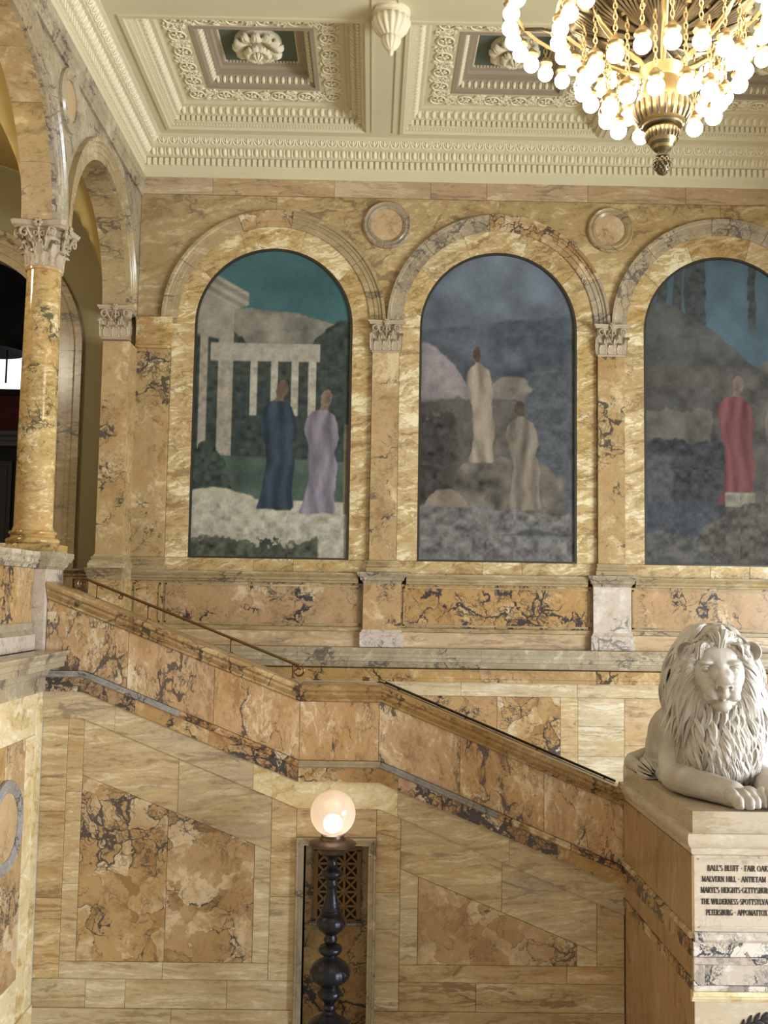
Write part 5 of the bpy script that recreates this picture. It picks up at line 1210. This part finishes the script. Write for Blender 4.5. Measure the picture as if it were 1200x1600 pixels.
for j in range(1, nr): mb = MB(); mb.box(NW, GX0, GX1, 0.003, 0.021, GZ0+j*chh-0.012, GZ0+j*chh+0.012); obj('bar', mb, M['grille'], gr)
for i in range(nc):
    for j in range(nr):
        for sgn in (1, -1):
            x0, x1 = GX0+i*cw, GX0+(i+1)*cw; z0, z1 = (GZ0+j*chh, GZ0+(j+1)*chh) if sgn > 0 else (GZ0+(j+1)*chh, GZ0+j*chh)
            L = math.hypot(cw, chh); nx, nz = -(z1-z0)/L*0.011, cw/L*0.011
            mb = MB(); mb.prism(NW, [(x0-nx, z0-nz), (x1-nx, z1-nz), (x1+nx, z1+nz), (x0+nx, z0+nz)], 0.003, 0.017+0.001*sgn); obj('cross_bar', mb, M['grille'], gr)
for i in range(1, nc):
    for j in range(1, nr):
        mb = MB(); mb.arch(NW, GX0+i*cw, GZ0+j*chh, [(0.004, 0.004), (0.030, 0.004), (0.028, 0.018), (0.022, 0.030), (0.004, 0.032)], 0, 2*PI, 14); obj('boss', mb, M['grille'], gr, 40)

# ------------------------------------------------------------------ handrails
def CT(u): return SC_(u)+0.172

rail = thing('handrail', (-1.9, 10.70, CT(-1.9)), 'bronze handrail with scrolled ends along the upper stair parapet', 'handrail')
RY_ = 10.70
x0, x1 = -3.00, -0.74
def rz_(u): return CT(u)+0.15
def scroll_pts(cx, cz, r, a0, turns, sgn, n=16): return [(cx+r*(1-0.6*i/n)*math.cos(a0+sgn*turns*2*PI*i/n), RY_, cz+r*(1-0.6*i/n)*math.sin(a0+sgn*turns*2*PI*i/n)) for i in range(n+1)]
def flatbar(mb, pts, w_, th):
    secs = []
    for i, p in enumerate(pts):
        a, b2 = pts[max(0, i-1)], pts[min(len(pts)-1, i+1)]; dx, dz = b2[0]-a[0], b2[2]-a[2]; L = math.hypot(dx, dz) or 1
        nx, nz = -dz/L, dx/L
        secs.append([(p[0]+nx*th*s1, p[1]+w_*s2, p[2]+nz*th*s1) for s1, s2 in ((-1, -0.8), (-1, 0.8), (0, 1), (1, 0.7), (1, -0.7), (0, -1))])
    mb.loft(secs)
mb = MB(); flatbar(mb, [(x0+(x1-x0)*i/12, RY_, rz_(x0+(x1-x0)*i/12)) for i in range(13)], 0.028, 0.013); obj('rail', mb, M['rail'], rail, 50)
mb = MB(); flatbar(mb, scroll_pts(x0-0.012, rz_(x0)-0.062, 0.062, PI*0.45, 1.25, 1), 0.024, 0.010); obj('scroll_end', mb, M['rail'], rail, 50)
mb = MB(); flatbar(mb, scroll_pts(x1-0.0, rz_(x1)-0.058, 0.060, PI*0.40, 1.1, -1), 0.024, 0.010); obj('scroll_end', mb, M['rail'], rail, 50)
for u in (-2.86, -2.32, -1.45, -0.80):
    mb = MB(); mb.tube([(u, RY_, CT(u)-0.01), (u, RY_, rz_(u)-0.008)], 0.011, 8); mb.lathe((u, RY_, CT(u)-0.008), [(0.028, 0), (0.028, 0.008), (0.014, 0.016)], 12); obj('post', mb, M['rail'], rail, 50)
mb = MB(); flatbar(mb, scroll_pts(-2.62, rz_(-2.62)-0.045, 0.026, PI/2, 1.0, -1), 0.01, 0.006); obj('scroll_bracket', mb, M['rail'], rail, 50)
rail2 = thing('handrail', (1.3, 10.72, CT(1.3)), 'thin dark handrail along the lower stair parapet leading down to the lion', 'handrail')
RY_ = 10.72
a, b2 = 0.16, 2.56
def r2(u): return CT(u)+0.022
mb = MB(); flatbar(mb, [(a+(b2-a)*i/12, RY_, r2(a+(b2-a)*i/12)) for i in range(13)], 0.028, 0.012); obj('rail', mb, M['iron'], rail2, 50)
mb = MB(); flatbar(mb, [(a-0.05+0.05*math.sin(q), RY_, r2(a)-0.03+0.03*math.cos(q)) for q in [PI*0.5-i*PI/10*1.3 for i in range(10)]], 0.024, 0.009); obj('scroll_end', mb, M['iron'], rail2, 50)
for u in (0.3, 1.0, 1.75, 2.45):
    mb = MB(); mb.tube([(u, RY_, CT(u)-0.012), (u, RY_, r2(u)-0.006)], 0.011, 8); obj('post', mb, M['iron'], rail2, 50)

# ------------------------------------------------------------------ chandelier
HX, HY = 1.735, 6.0
ch = thing('chandelier', (HX, HY, 6.78), 'large brass chandelier with tiers of lit globe bulbs hanging from the ceiling', 'chandelier')
def hl(prof, n=40): mb = MB(); mb.lathe((HX, HY, 0), prof, n); return mb
obj('bowl', hl([(0.02, 7.46), (0.12, 7.46), (0.135, 7.45), (0.12, 7.42), (0.10, 7.385), (0.115, 7.34), (0.15, 7.27), (0.163, 7.20), (0.160, 7.16), (0.14, 7.115), (0.118, 7.10)]), M['brass'], ch, 40)
obj('neck_ring', hl([(0.112, 7.105), (0.122, 7.095), (0.118, 7.082), (0.09, 7.078), (0.078, 7.085), (0.07, 7.10)]), M['brass_dark'], ch, 40)
obj('knob', hl([(0.07, 7.10), (0.085, 7.085), (0.097, 7.05), (0.095, 7.02), (0.08, 6.985), (0.06, 6.95), (0.035, 6.93)]), M['brass'], ch, 40)
obj('knob_tip', hl([(0.08, 6.99), (0.075, 6.972), (0.05, 6.94), (0.03, 6.925), (0.028, 6.91), (0.04, 6.905), (0.04, 6.895), (0.03, 6.89)]), M['brass_dark'], ch, 40)
mb = MB(); mb.lathe((HX, HY, 0), [(0.03, 6.89), (0.046, 6.875), (0.048, 6.85), (0.04, 6.815), (0.02, 6.79), (0.006, 6.78)], 24)
for j in range(5):
    for k in range(10):
        a = k*2*PI/10+j*PI/10; z = 6.875-0.018*j; r = (0.046, 0.050, 0.046, 0.038, 0.026)[j]; mb.ell((HX+r*math.cos(a), HY+r*math.sin(a), z), (0.010, 0.010, 0.012), 6, 4)
obj('acorn_finial', mb, M['brass_dark'], ch, 60)
mb = MB()
for k in range(22):
    a = k*2*PI/22; c, s = math.cos(a), math.sin(a)
    mb.tube([(HX+r*c, HY+r*s, z) for r, z in ((0.163, 7.225), (0.169, 7.19), (0.162, 7.15), (0.142, 7.11))], [0.008, 0.014, 0.014, 0.006], 5)
    mb.tube([(HX+r*c, HY+r*s, z) for r, z in ((0.098, 7.055), (0.101, 7.03), (0.092, 7.0))], [0.005, 0.010, 0.006], 5)
o = obj('leaf_relief', mb, M['brass_dark'], ch, 60); o['kind'] = 'stuff'
# scalloped crown dish
n = 96; secs = []
for r, z, q in ((0.09, 7.66, 0), (0.25, 7.675, 0.02), (0.42, 7.72, 0.04), (0.52, 7.78, 0.05), (0.56, 7.84, 0.05), (0.55, 7.88, 0.05), (0.40, 7.86, 0.0), (0.09, 7.80, 0)):
    secs.append([(HX+r*(1+q*math.cos(16*2*PI*i/n))*math.cos(2*PI*i/n), HY+r*(1+q*math.cos(16*2*PI*i/n))*math.sin(2*PI*i/n), z) for i in range(n)])
mb = MB(); mb.loft(secs); obj('crown_dish', mb, M['brass_dark'], ch, 40)
for k in range(16):
    a = k*2*PI/16; c, s = math.cos(a), math.sin(a); mb = MB()
    for q in (-0.10, -0.05, 0, 0.05, 0.10):
        mb.tube([(HX+r*math.cos(a+q*f), HY+r*math.sin(a+q*f), z) for r, z, f in ((0.16, 7.655, 0.4), (0.32, 7.672, 1.0), (0.45, 7.72, 1.3), (0.53, 7.78, 1.0))], [0.006, 0.011, 0.012, 0.007], 5)
    obj('palmette', mb, M['brass_dark'], ch, 60)
for k in range(6):
    a = k*PI/3+0.3; c, s = math.cos(a), math.sin(a); mb = MB()
    pts = [(0.12, 7.45), (0.16, 7.48), (0.24, 7.52), (0.34, 7.59), (0.42, 7.67), (0.46, 7.74)]
    mb.tube([(HX+r*c, HY+r*s, z) for r, z in pts], [0.014, 0.018, 0.020, 0.020, 0.018, 0.014], 8); obj('strap_arm', mb, M['brass'], ch, 60)
TIERS = [(0.93, 7.79, 36, 0.0, 7.99), (0.63, 7.69, 24, 0.1, 7.86), (0.48, 7.37, 18, 0.05, 7.78), (0.335, 7.18, 12, 0.26, 7.70)]
bulb_b = share('bulb', lambda b: b.ell((0, 0, 0), (0.052, 0.052, 0.052), 16, 10), M['bulb'], 180)
sock_b = share('socket', lambda b: b.lathe((0, 0, 0), [(0.018, 0.038), (0.030, 0.045), (0.046, 0.056), (0.050, 0.066), (0.044, 0.072), (0.040, 0.085), (0.026, 0.094), (0.020, 0.108), (0.010, 0.115)], 14), M['brass'], 40)
def chain(L):
    def f(b):
        n = int(L/0.034)
        for i in range(n):
            z = 0.125+i*0.034; pts = []
            for j in range(9):
                a = j*2*PI/8; u, v = 0.011*math.cos(a), 0.022*math.sin(a)
                pts.append((u, 0, z+v) if i % 2 else (0, u, z+v))
            b.tube(pts, 0.0042, 5, cap=False)
    return f
for R, z, nb, ph, zr in TIERS:
    mb = MB(); mb.arch(lambda u, d, zz: (u, zz, d), HX, HY, [(zr-0.014, R), (zr, R+0.016), (zr+0.018, R), (zr, R-0.016)], 0, 2*PI, 64); obj('tier_ring', mb, M['brass'], ch, 60)
    chb = share('chain', chain(zr-z-0.12), M['brass'], 60)
    for k in range(nb):
        a = 2*PI*(k+ph)/nb; p = (R*math.cos(a), R*math.sin(a), z-6.78)
        bl = bpy.data.objects.new('bulb', bulb_b); COL.objects.link(bl); bl.parent = ch; bl.location = p
        for nm, me in (('socket', sock_b), ('chain', chb)):
            o = bpy.data.objects.new(nm, me); COL.objects.link(o); o.parent = bl
# spokes from the dish to the outer rings, and the hanging rod
for k in range(8):
    a = k*PI/4+0.2; c, s = math.cos(a), math.sin(a)
    mb = MB(); mb.tube([(HX+r*c, HY+r*s, z) for r, z in ((0.5, 7.86), (0.66, 7.87), (0.80, 7.95), (0.93, 7.99))], [0.016, 0.016, 0.014, 0.012], 8); obj('spoke', mb, M['brass_dark'], ch, 60)
obj('hanging_rod', hl([(0.09, 7.80), (0.12, 7.95), (0.05, 8.1), (0.03, 8.3), (0.03, 10.4), (0.12, 10.45), (0.16, 10.59)], 20), M['brass'], ch, 40)

# ------------------------------------------------------------------ the lion
def lion_materials():
    b = NT('carved_white_marble'); v, rnd = b.coords()
    n = b.noise(v, 3.0, 6); n2 = b.noise(v, 26, 5)
    col = b.mix(b.smooth(n.outputs[0], 0.35, 0.7), lin('#aaa196'), lin('#c9c2b9'))
    col = b.mix(b.math('MULTIPLY', b.smooth(n2.outputs[0], 0.55, 0.8), 0.25), col, lin('#9d9384'))
    b.l(col, b.bsdf.inputs['Base Color']); b.bsdf.inputs['Roughness'].default_value = 0.5
    bp = b.n('ShaderNodeBump'); bp.inputs['Strength'].default_value = 0.15; bp.inputs['Distance'].default_value = 0.01
    b.l(n2.outputs[0], bp.inputs['Height']); b.l(bp.outputs[0], b.bsdf.inputs['Normal'])
    return b.m
M['lion'] = lion_materials()
LO = (3.05, 9.35, 2.53)
lion = None
body = MB()
def blob(c, r, rot=None): body.ell(c, r, 20, 14, rot)
def limb(pts):
    """chain of (x, y, z, r) grown into one tapering limb"""
    P = []
    for i in range(len(pts)-1):
        a, b2 = pts[i], pts[i+1]
        for k in range(5):
            f = k/5; P.append(tuple(a[j]*(1-f)+b2[j]*f for j in range(4)))
    P.append(pts[-1])
    body.tube([p[:3] for p in P], [p[3] for p in P], 16)
    body.ell(pts[0][:3], (pts[0][3],)*3, 16, 10); body.ell(pts[-1][:3], (pts[-1][3],)*3, 16, 10)
# trunk, haunches
blob((3.06, 9.30, 2.98), (0.36, 0.62, 0.40)); blob((3.08, 9.75, 2.92), (0.36, 0.50, 0.36)); blob((3.08, 10.02, 2.88), (0.36, 0.36, 0.34))
blob((2.87, 9.98, 2.76), (0.175, 0.33, 0.235)); blob((3.31, 9.98, 2.76), (0.18, 0.33, 0.24))
blob((3.0, 8.98, 3.0), (0.36, 0.36, 0.46)); blob((3.02, 9.05, 3.3), (0.30, 0.36, 0.36))
blob((3.08, 9.5, 2.66), (0.30, 0.80, 0.14))
# hind feet lying forward under the haunches
limb([(2.80, 10.15, 2.63, 0.10), (2.74, 9.75, 2.60, 0.075), (2.73, 9.52, 2.595, 0.07)]); limb([(3.40, 10.15, 2.63, 0.10), (3.45, 9.75, 2.60, 0.075), (3.46, 9.52, 2.595, 0.07)])
for cx in (2.73, 3.46):
    for k in range(4): blob((cx-0.055+0.037*k, 9.44-0.01*math.cos((k-1.5)*1.2), 2.575), (0.024, 0.05, 0.04))
# tail swung round the near side, ending in a tuft
limb([(3.0, 10.30, 2.78, 0.06), (2.80, 10.37, 2.66, 0.062), (2.64, 10.33, 2.60, 0.070), (2.585, 10.18, 2.595, 0.066), (2.60, 9.98, 2.59, 0.056), (2.625, 9.80, 2.59, 0.05)])
# shoulders and forelegs
limb([(2.76, 9.10, 3.05, 0.20), (2.71, 9.08, 2.78, 0.16), (2.685, 9.03, 2.67, 0.135), (2.74, 8.80, 2.665, 0.132), (2.83, 8.62, 2.655, 0.118), (2.92, 8.47, 2.645, 0.112), (2.965, 8.40, 2.635, 0.108)])
limb([(3.32, 9.10, 3.05, 0.20), (3.36, 9.08, 2.78, 0.16), (3.38, 9.03, 2.67, 0.135), (3.37, 8.78, 2.665, 0.13), (3.33, 8.58, 2.65, 0.115), (3.30, 8.45, 2.64, 0.108)])
def paw(c, ang):
    d = Vector((math.sin(ang), -math.cos(ang), 0)); s = Vector((d.y, -d.x, 0))*-1
    for k, (off, fw) in enumerate(((-0.104, 0.015), (-0.037, 0.06), (0.034, 0.06), (0.102, 0.015))):
        R = Matrix.Rotation(ang+off*1.2, 3, 'Z')
        p = Vector(c)+d*fw+s*off
        blob(p+Vector((0, 0, 0.028)), (0.040, 0.084, 0.060), R)
        blob(p+d*0.062+Vector((0, 0, -0.012)), (0.036, 0.064, 0.058), R)
        blob(p+d*0.095+Vector((0, 0, -0.042)), (0.020, 0.034, 0.024), R)
paw((3.00, 8.345, 2.617), 0.50); paw((3.29, 8.37, 2.617), -0.05)
# head, built in face space (r to the viewer's right, f out of the face, z up)
E_F = Vector((-0.17, -0.985, 0)).normalized(); E_R = Vector((0.985, -0.17, 0)).normalized()
H0 = Vector((2.945, 8.60, 3.632))
RH = Matrix((E_R, -E_F, Vector((0, 0, 1)))).transposed()
def fc(r, f, z): return H0+E_R*r+E_F*f+Vector((0, 0, z))
def fb(c, r, rx=0.0, rz=0.0): body.ell(fc(*c), r, 20, 14, RH @ Matrix.Rotation(rz, 3, 'Z') @ Matrix.Rotation(rx, 3, 'X'))
fb((0, -0.22, 0.02), (0.225, 0.23, 0.235))
fb((0, -0.09, 0.085), (0.170, 0.10, 0.12))
for s in (-1, 1):
    fb((s*0.110, -0.026, 0.044), (0.068, 0.060, 0.026), 0, -s*0.35)
    fb((s*0.150, -0.12, -0.05), (0.080, 0.120, 0.17))
    fb((s*0.115, -0.055, -0.10), (0.075, 0.10, 0.10))
    fb((s*0.066, 0.080, -0.192), (0.074, 0.100, 0.066), 0.12, s*0.30); fb((s*0.098, 0.055, -0.222), (0.050, 0.075, 0.045), 0.1, s*0.4)
    fb((s*0.088, 0.015, -0.165), (0.078, 0.095, 0.075))
    fb((s*0.118, -0.014, -0.006), (0.034, 0.030, 0.024))
    fb((s*0.045, 0.02, -0.045), (0.050, 0.11, 0.055), 0.65, 0)
    fb((s*0.050, 0.180, -0.134), (0.030, 0.036, 0.024), 0.2)
def bridge(c, hw, hh):      # flat-topped section of the nose bridge
    return [fc(c[0]+hw*sgn_*min(1, abs(1.25*math.cos(a)))*1.0, c[1]+hh*math.sin(a), c[2]+0.3*hh*math.sin(a)) for a in [2*PI*i/16 for i in range(16)] for sgn_ in ((1 if math.cos(a) >= 0 else -1),)]
body.loft([bridge(c, hw, hh) for c, hw, hh in (((0, -0.10, 0.11), 0.085, 0.06), ((0, -0.055, 0.06), 0.078, 0.062), ((0, -0.015, 0.01), 0.054, 0.048), ((0, 0.045, -0.045), 0.050, 0.048), ((0, 0.105, -0.090), 0.054, 0.046), ((0, 0.160, -0.120), 0.062, 0.040), ((0, 0.180, -0.135), 0.054, 0.030))])
fb((0, 0.200, -0.131), (0.070, 0.030, 0.022), 0.25); fb((0, 0.190, -0.156), (0.030, 0.028, 0.036))
fb((0, 0.135, -0.195), (0.050, 0.07, 0.05))
fb((0, 0.075, -0.300), (0.082, 0.085, 0.052), 0.1); fb((0, 0.115, -0.285), (0.058, 0.045, 0.036)); fb((0, -0.05, -0.26), (0.125, 0.15, 0.085))
blob((2.99, 8.85, 3.42), (0.30, 0.26, 0.32))

def remeshed(mb, voxel, smooth_it):
    me = bpy.data.meshes.new('lion_raw'); me.from_pydata([tuple(v) for v in mb.v], [], mb.f)
    bm = bmesh.new(); bm.from_mesh(me); bmesh.ops.recalc_face_normals(bm, faces=bm.faces); bm.to_mesh(me); bm.free()
    o = bpy.data.objects.new('lion_raw', me); COL.objects.link(o)
    r = o.modifiers.new('r', 'REMESH'); r.mode = 'VOXEL'; r.voxel_size = voxel; r.use_smooth_shade = True
    s = o.modifiers.new('s', 'SMOOTH'); s.factor = 0.5; s.iterations = smooth_it
    dg = bpy.context.evaluated_depsgraph_get()
    out = bpy.data.meshes.new_from_object(o.evaluated_get(dg))
    bpy.data.objects.remove(o); bpy.data.meshes.remove(me)
    return out
me = remeshed(body, 0.008, 4)
co = np.empty(len(me.vertices)*3); me.vertices.foreach_get('co', co); co = co.reshape(-1, 3)
er, ef = np.array(E_R), np.array(E_F); h0 = np.array(H0)
def carve(c, r, amount, axis=None, sx=1.0, sz=1.0):
    """push the stone in (or out) around a face-space point"""
    q = co-h0; R_, F_, Z_ = q@er, q@ef, q[:, 2]
    d2 = ((R_-c[0])/sx)**2+(F_-c[1])**2+((Z_-c[2])/sz)**2
    wgt = np.exp(-d2/(r*r)); a = np.array(axis if axis is not None else (0, -1, 0))
    mv = a[0]*er+a[1]*ef+np.array([0, 0, a[2]])
    co[:] = co+wgt[:, None]*amount*mv[None, :]
for s in (-1, 1):
    carve((s*0.066, 0.03, -0.004), 0.030, 0.026)                       # inner corner of the eye
    carve((s*0.120, 0.02, -0.032), 0.018, 0.012, None, 2.2, 0.8)       # under the eye
    carve((s*0.120, 0.02, 0.022), 0.013, 0.018, None, 3.0, 0.9)        # lid crease
    carve((s*0.118, 0.02, -0.005), 0.016, -0.006)                      # eyeball
    carve((s*0.043, 0.215, -0.150), 0.015, 0.034, (0, -1, 0.35))       # nostril
    for k in range(9):                                                 # mouth line
        t = k/8; carve((s*0.118*t, 0.17-0.10*t*t, -0.243-0.040*t**1.5), 0.013, 0.010)
    carve((s*0.13, 0.03, -0.235), 0.03, 0.014)
    for k in range(3): carve((s*(0.05+0.02*k), 0.18, -0.185-0.016*k), 0.007, 0.004, None, 5, 1)
carve((0, 0.215, -0.104), 0.010, 0.010, (0, -1, 0), 5.0, 0.8)
carve((0, 0.19, -0.195), 0.010, 0.010, None, 0.7, 3.0)
for k in range(6): carve((0, 0.0-0.03*k, 0.05+0.024*k), 0.013, 0.003)  # furrow of the brow
co[:, 2] = np.maximum(co[:, 2], 2.5305)                              # flat where it rests on the plinth
me.vertices.foreach_set('co', (co-np.array(LO)).reshape(-1)); me.update()
me.name = 'lion_statue'
for p in me.polygons: p.use_smooth = True
me.materials.append(M['lion'])
lion = bpy.data.objects.new('lion_statue', me); COL.objects.link(lion); lion.location = LO; PLACE[lion.name] = LO
tag(lion, 'white marble lion statue lying on the inscribed pedestal, facing out', 'statue')

# mane: ridged locks over a core, hair growing back and down from the face
LR = random.Random(21)
mane = MB()
MC = (3.035, 9.06)                                                   # axis of the mane
def lock(pts, w_, flat=0.6, strands=5, root=0.35):
    n = strands*4; P = [Vector(p) for p in pts]; secs = []; m = len(P)
    ph = LR.random()*6
    for i, p in enumerate(P):
        t = i/(m-1)
        tan = (P[min(i+1, m-1)]-P[max(i-1, 0)]).normalized()
        out = Vector((p.x-MC[0], (p.y-9.15), 0.25*(p.z-3.3)))
        x = tan.cross(out); x = x.normalized() if x.length > 1e-5 else tan.orthogonal().normalized(); y = x.cross(tan).normalized()
        r = w_*min(1.0, root+(1-root)*t/0.25)*(1-max(0, t-0.45)/0.55)**0.7+0.002
        tw = ph+1.2*t
        q = []
        for k in range(n):
            a = 2*PI*k/n; g = 1+0.24*math.cos(strands*a+tw)
            q.append(p+x*(r*g*math.cos(a))+y*(r*flat*g*math.sin(a)))
        secs.append(q)
    mane.loft(secs)
ZK = [2.56, 2.75, 2.95, 3.2, 3.42, 3.60, 3.75, 3.86, 3.94]
AK = [0.26, 0.31, 0.35, 0.390, 0.400, 0.375, 0.32, 0.245, 0.13]      # half width
BKm = [0.34, 0.41, 0.44, 0.42, 0.37, 0.32, 0.31, 0.27, 0.17]         # reach to the front
def hull(th, z, off=0.0):
    a = np.interp(z, ZK, AK)+off; b2 = np.interp(z, ZK, BKm)+off
    return Vector((MC[0]+a*math.sin(th), MC[1]-(b2 if math.cos(th) > 0 else 0.34+off)*math.cos(th), z))
core_secs = [[tuple(hull(2*PI*i/40, z, -0.025)) for i in range(40)] for z in ZK]
mane.loft(core_secs)
mane.ell((3.02, 9.02, 3.86), (0.20, 0.22, 0.13), 20, 12)
def face_gap(p):
    q = p-H0; r, f, z = q.dot(E_R), q.dot(E_F), q.z
    return (r/0.205)**2+((z+0.06)/0.29)**2 < 1.0 and f > -0.30
def flow(th, z, L, w_, lift, drift, wave, n=18):
    pts = []; ph = LR.random()*6
    for i in range(n):
        t = i/(n-1)
        zz = max(2.575, z-L*t*(0.8+0.2*t))
        tt = th+drift*t+wave*math.sin(ph+t*6.5)*(0.3+0.7*t)
        o = lift*math.sin(PI*min(1, t*0.9))+0.010*math.sin(ph*2+t*9)+0.02*t
        pts.append(hull(tt, zz, o))
    cut = next((i for i, p in enumerate(pts) if face_gap(p)), None)
    if cut is not None: return
    lock(pts, w_, 0.65, 4)
for zrow, cnt in ((3.90, 16), (3.82, 26), (3.72, 34), (3.60, 40), (3.48, 46), (3.36, 50), (3.24, 56), (3.12, 56), (3.00, 52), (2.90, 44)):
    for k in range(cnt):
        th = (k+0.5)/cnt*2*PI*0.82-PI*0.82+LR.uniform(-0.10, 0.10)
        z = zrow+LR.uniform(-0.06, 0.06)
        L = LR.uniform(0.34, 0.60) if zrow > 3.05 else LR.uniform(0.26, 0.36)
        flow(th, z, L, LR.uniform(0.013, 0.026), LR.uniform(0.008, 0.05), LR.uniform(-0.14, 0.14), LR.uniform(0.04, 0.13))
# locks framing the face: rooted along its edge, swept back, out and down
for k in range(78):
    u = k/77; a2 = PI/2-(-0.80*PI+u*1.60*PI)
    for ring in range(3):
        r0 = 0.195+0.032*ring
        up = math.sin(a2)
        p0 = fc(r0*math.cos(a2), -0.05-0.045*ring, -0.05+r0*1.20*up*(1.0 if up > 0 else 1.12))
        pts = []; sw = LR.uniform(-0.03, 0.03); ph = LR.random()*6
        sd = 1 if math.cos(a2) >= 0 else -1
        drop = LR.uniform(0.30, 0.46)
        for i in range(15):
            t = i/14
            outw = math.cos(a2)*(0.17*t**0.8) if abs(math.cos(a2)) > 0.25 else sd*0.15*t
            rise = 0.06*math.sin(PI*t*0.8)*max(0, up)-drop*t*t*(1.0-0.45*max(0, up))-(0.10*t if up < 0.3 else 0)
            back = -0.09*t-0.08*t*t*max(0, up)+0.018*math.sin(ph+7*t)*t
            pts.append(p0+E_R*(outw+sw*math.sin(6*t+ph)*(0.3+t))+E_F*(back+0.045*math.sin(PI*t))+Vector((0, 0, rise)))
        lock(pts, LR.uniform(0.014, 0.024), 0.7, 4)
# crown: parted tufts rising over the forehead and falling back
for s in (-1, 1):
    for k in range(16):
        for j in range(2):
            x0_ = s*(0.008+0.0125*k); pts = []; h_ = 0.125*(1-0.03*k)+LR.uniform(-0.015, 0.015)
            for i in range(15):
                t = i/14
                pts.append(fc(x0_+s*(0.075+0.008*k)*t**1.2+0.014*math.sin(6*t+k+j), -0.025-0.010*k-0.05*j-0.24*t+0.085*math.sin(PI*t), 0.118+0.03*j+h_*math.sin(PI*min(1, 0.08+t*0.95))*1.5-0.011*k-0.07*max(0, t-0.6)))
            lock(pts, LR.uniform(0.015, 0.023), 0.8, 4)
# tufts drooping over the sides of the brow in front of the ears
for s in (-1, 1):
    for k in range(9 if s < 0 else 7):
        pts = []; r0 = LR.uniform(0.10, 0.20); dp = LR.uniform(0.10, 0.20)*(1.0 if s < 0 else 0.7); ou = LR.uniform(0.02, 0.11)
        for i in range(12):
            t = i/11; pts.append(fc(s*(r0+ou*t+0.012*math.sin(6*t+k)), -0.05-0.35*(r0-0.1)+0.05*math.sin(PI*t), 0.20-0.25*(r0-0.1)-dp*t*t+0.025*math.sin(PI*t)))
        lock(pts, LR.uniform(0.012, 0.018), 0.8, 4)
# hair swept back and down from the crown
for k in range(90):
    th = LR.uniform(-PI, PI); pts = []; r0 = LR.uniform(0.02, 0.13); ph = LR.random()*6; z0 = 3.985-1.1*r0*r0
    for i in range(14):
        t = i/13; r = r0+0.30*t**0.9
        z = z0-0.04*t-0.30*t*t
        th2 = th+0.10*math.sin(ph+6*t)
        p = Vector((3.00+0.95*r*math.sin(th2), 9.00-0.80*r*math.cos(th2), z+0.015*math.sin(ph+8*t)))
        pts.append(p)
    if any(face_gap(p) for p in pts): continue
    if math.cos(th) > 0.55 and abs(math.sin(th)) < 0.8: continue
    lock(pts, LR.uniform(0.018, 0.028), 0.7, 4)
# beard under the chin and the long keel of hair down the chest
for k in range(22):
    x0_ = -0.11+0.22*k/21; pts = []; L = LR.uniform(0.18, 0.34)
    for i in range(13):
        t = i/12; pts.append(fc(x0_*(1-0.3*t)+0.016*math.sin(7*t+k), 0.055-0.07*t-0.3*abs(x0_)+0.018*math.sin(5*t+k), -0.300-L*t))
    lock(pts, LR.uniform(0.013, 0.022), 0.8, 4)
for k in range(170):
    z = LR.uniform(2.90, 3.36); th = LR.gauss(-0.02, 0.30); pts = []; L = min(LR.uniform(0.28, 0.50), z-2.575); ph = LR.random()*6; dr = LR.uniform(-0.10, 0.10)
    for i in range(16):
        t = i/15; p = hull(th+dr*t+0.06*math.sin(ph+7*t), z-L*t, 0.035+0.045*math.sin(PI*t)+0.012*math.sin(ph+9*t)); pts.append(p)
    lock(pts, LR.uniform(0.011, 0.021), 0.9, 4)
o = obj('mane', mane, M['lion'], lion, 75, fix=False)
o['label'] = 'long carved mane of ridged locks'
# ears standing out of the mane
for r, f, z, tilt in ((-0.275, -0.13, 0.135, 0.35), (0.285, -0.13, 0.145, -0.35)):
    mb = MB(); R = RH @ Matrix.Rotation(tilt, 3, 'Y') @ Matrix.Rotation(0.25*(1 if r < 0 else -1), 3, 'Z'); c = fc(r, f, z)
    secs = []
    for rad, dep in ((0.02, -0.035), (0.050, -0.030), (0.068, -0.010), (0.076, 0.015), (0.070, 0.022), (0.056, 0.004), (0.038, -0.018), (0.012, -0.026)):
        secs.append([c+R @ Vector((rad*math.cos(2*PI*i/24), -dep, rad*1.12*math.sin(2*PI*i/24))) for i in range(24)])
    mb.loft(secs); obj('ear', mb, M['lion'], lion, 60)
# eyelids and tail tuft
for s in (-1, 1):
    mb = MB()
    mb.tube([fc(s*(0.118-0.034*math.cos(PI*i/10)), 0.012-0.010*abs(math.cos(PI*i/10))*1.2, -0.004+0.021*math.sin(PI*i/10)) for i in range(11)], [0.003]+[0.0055]*9+[0.003], 6)
    mb.tube([fc(s*(0.118-0.033*math.cos(PI*i/10)), 0.012-0.010*abs(math.cos(PI*i/10))*1.2, -0.006-0.014*math.sin(PI*i/10)) for i in range(11)], [0.003]+[0.004]*9+[0.003], 6)
    obj('eyelid', mb, M['lion'], lion, 60)
mane2 = mane; mane = MB()
for k in range(34):
    a = 2*PI*k/34*2.4; r = 0.028+0.045*LR.random(); pts = []
    for i in range(10):
        t = i/9
        pts.append((2.63+r*math.cos(a)*(0.6+1.0*math.sin(PI*t*0.9))+0.03*t, 9.86-0.30*t, max(2.545, 2.61+r*math.sin(a)*(0.6+0.9*math.sin(PI*t*0.9))-0.03*t*t)))
    lock(pts, 0.020, 0.8, 4)
obj('tail_tuft', mane, M['lion'], lion, 75, fix=False)
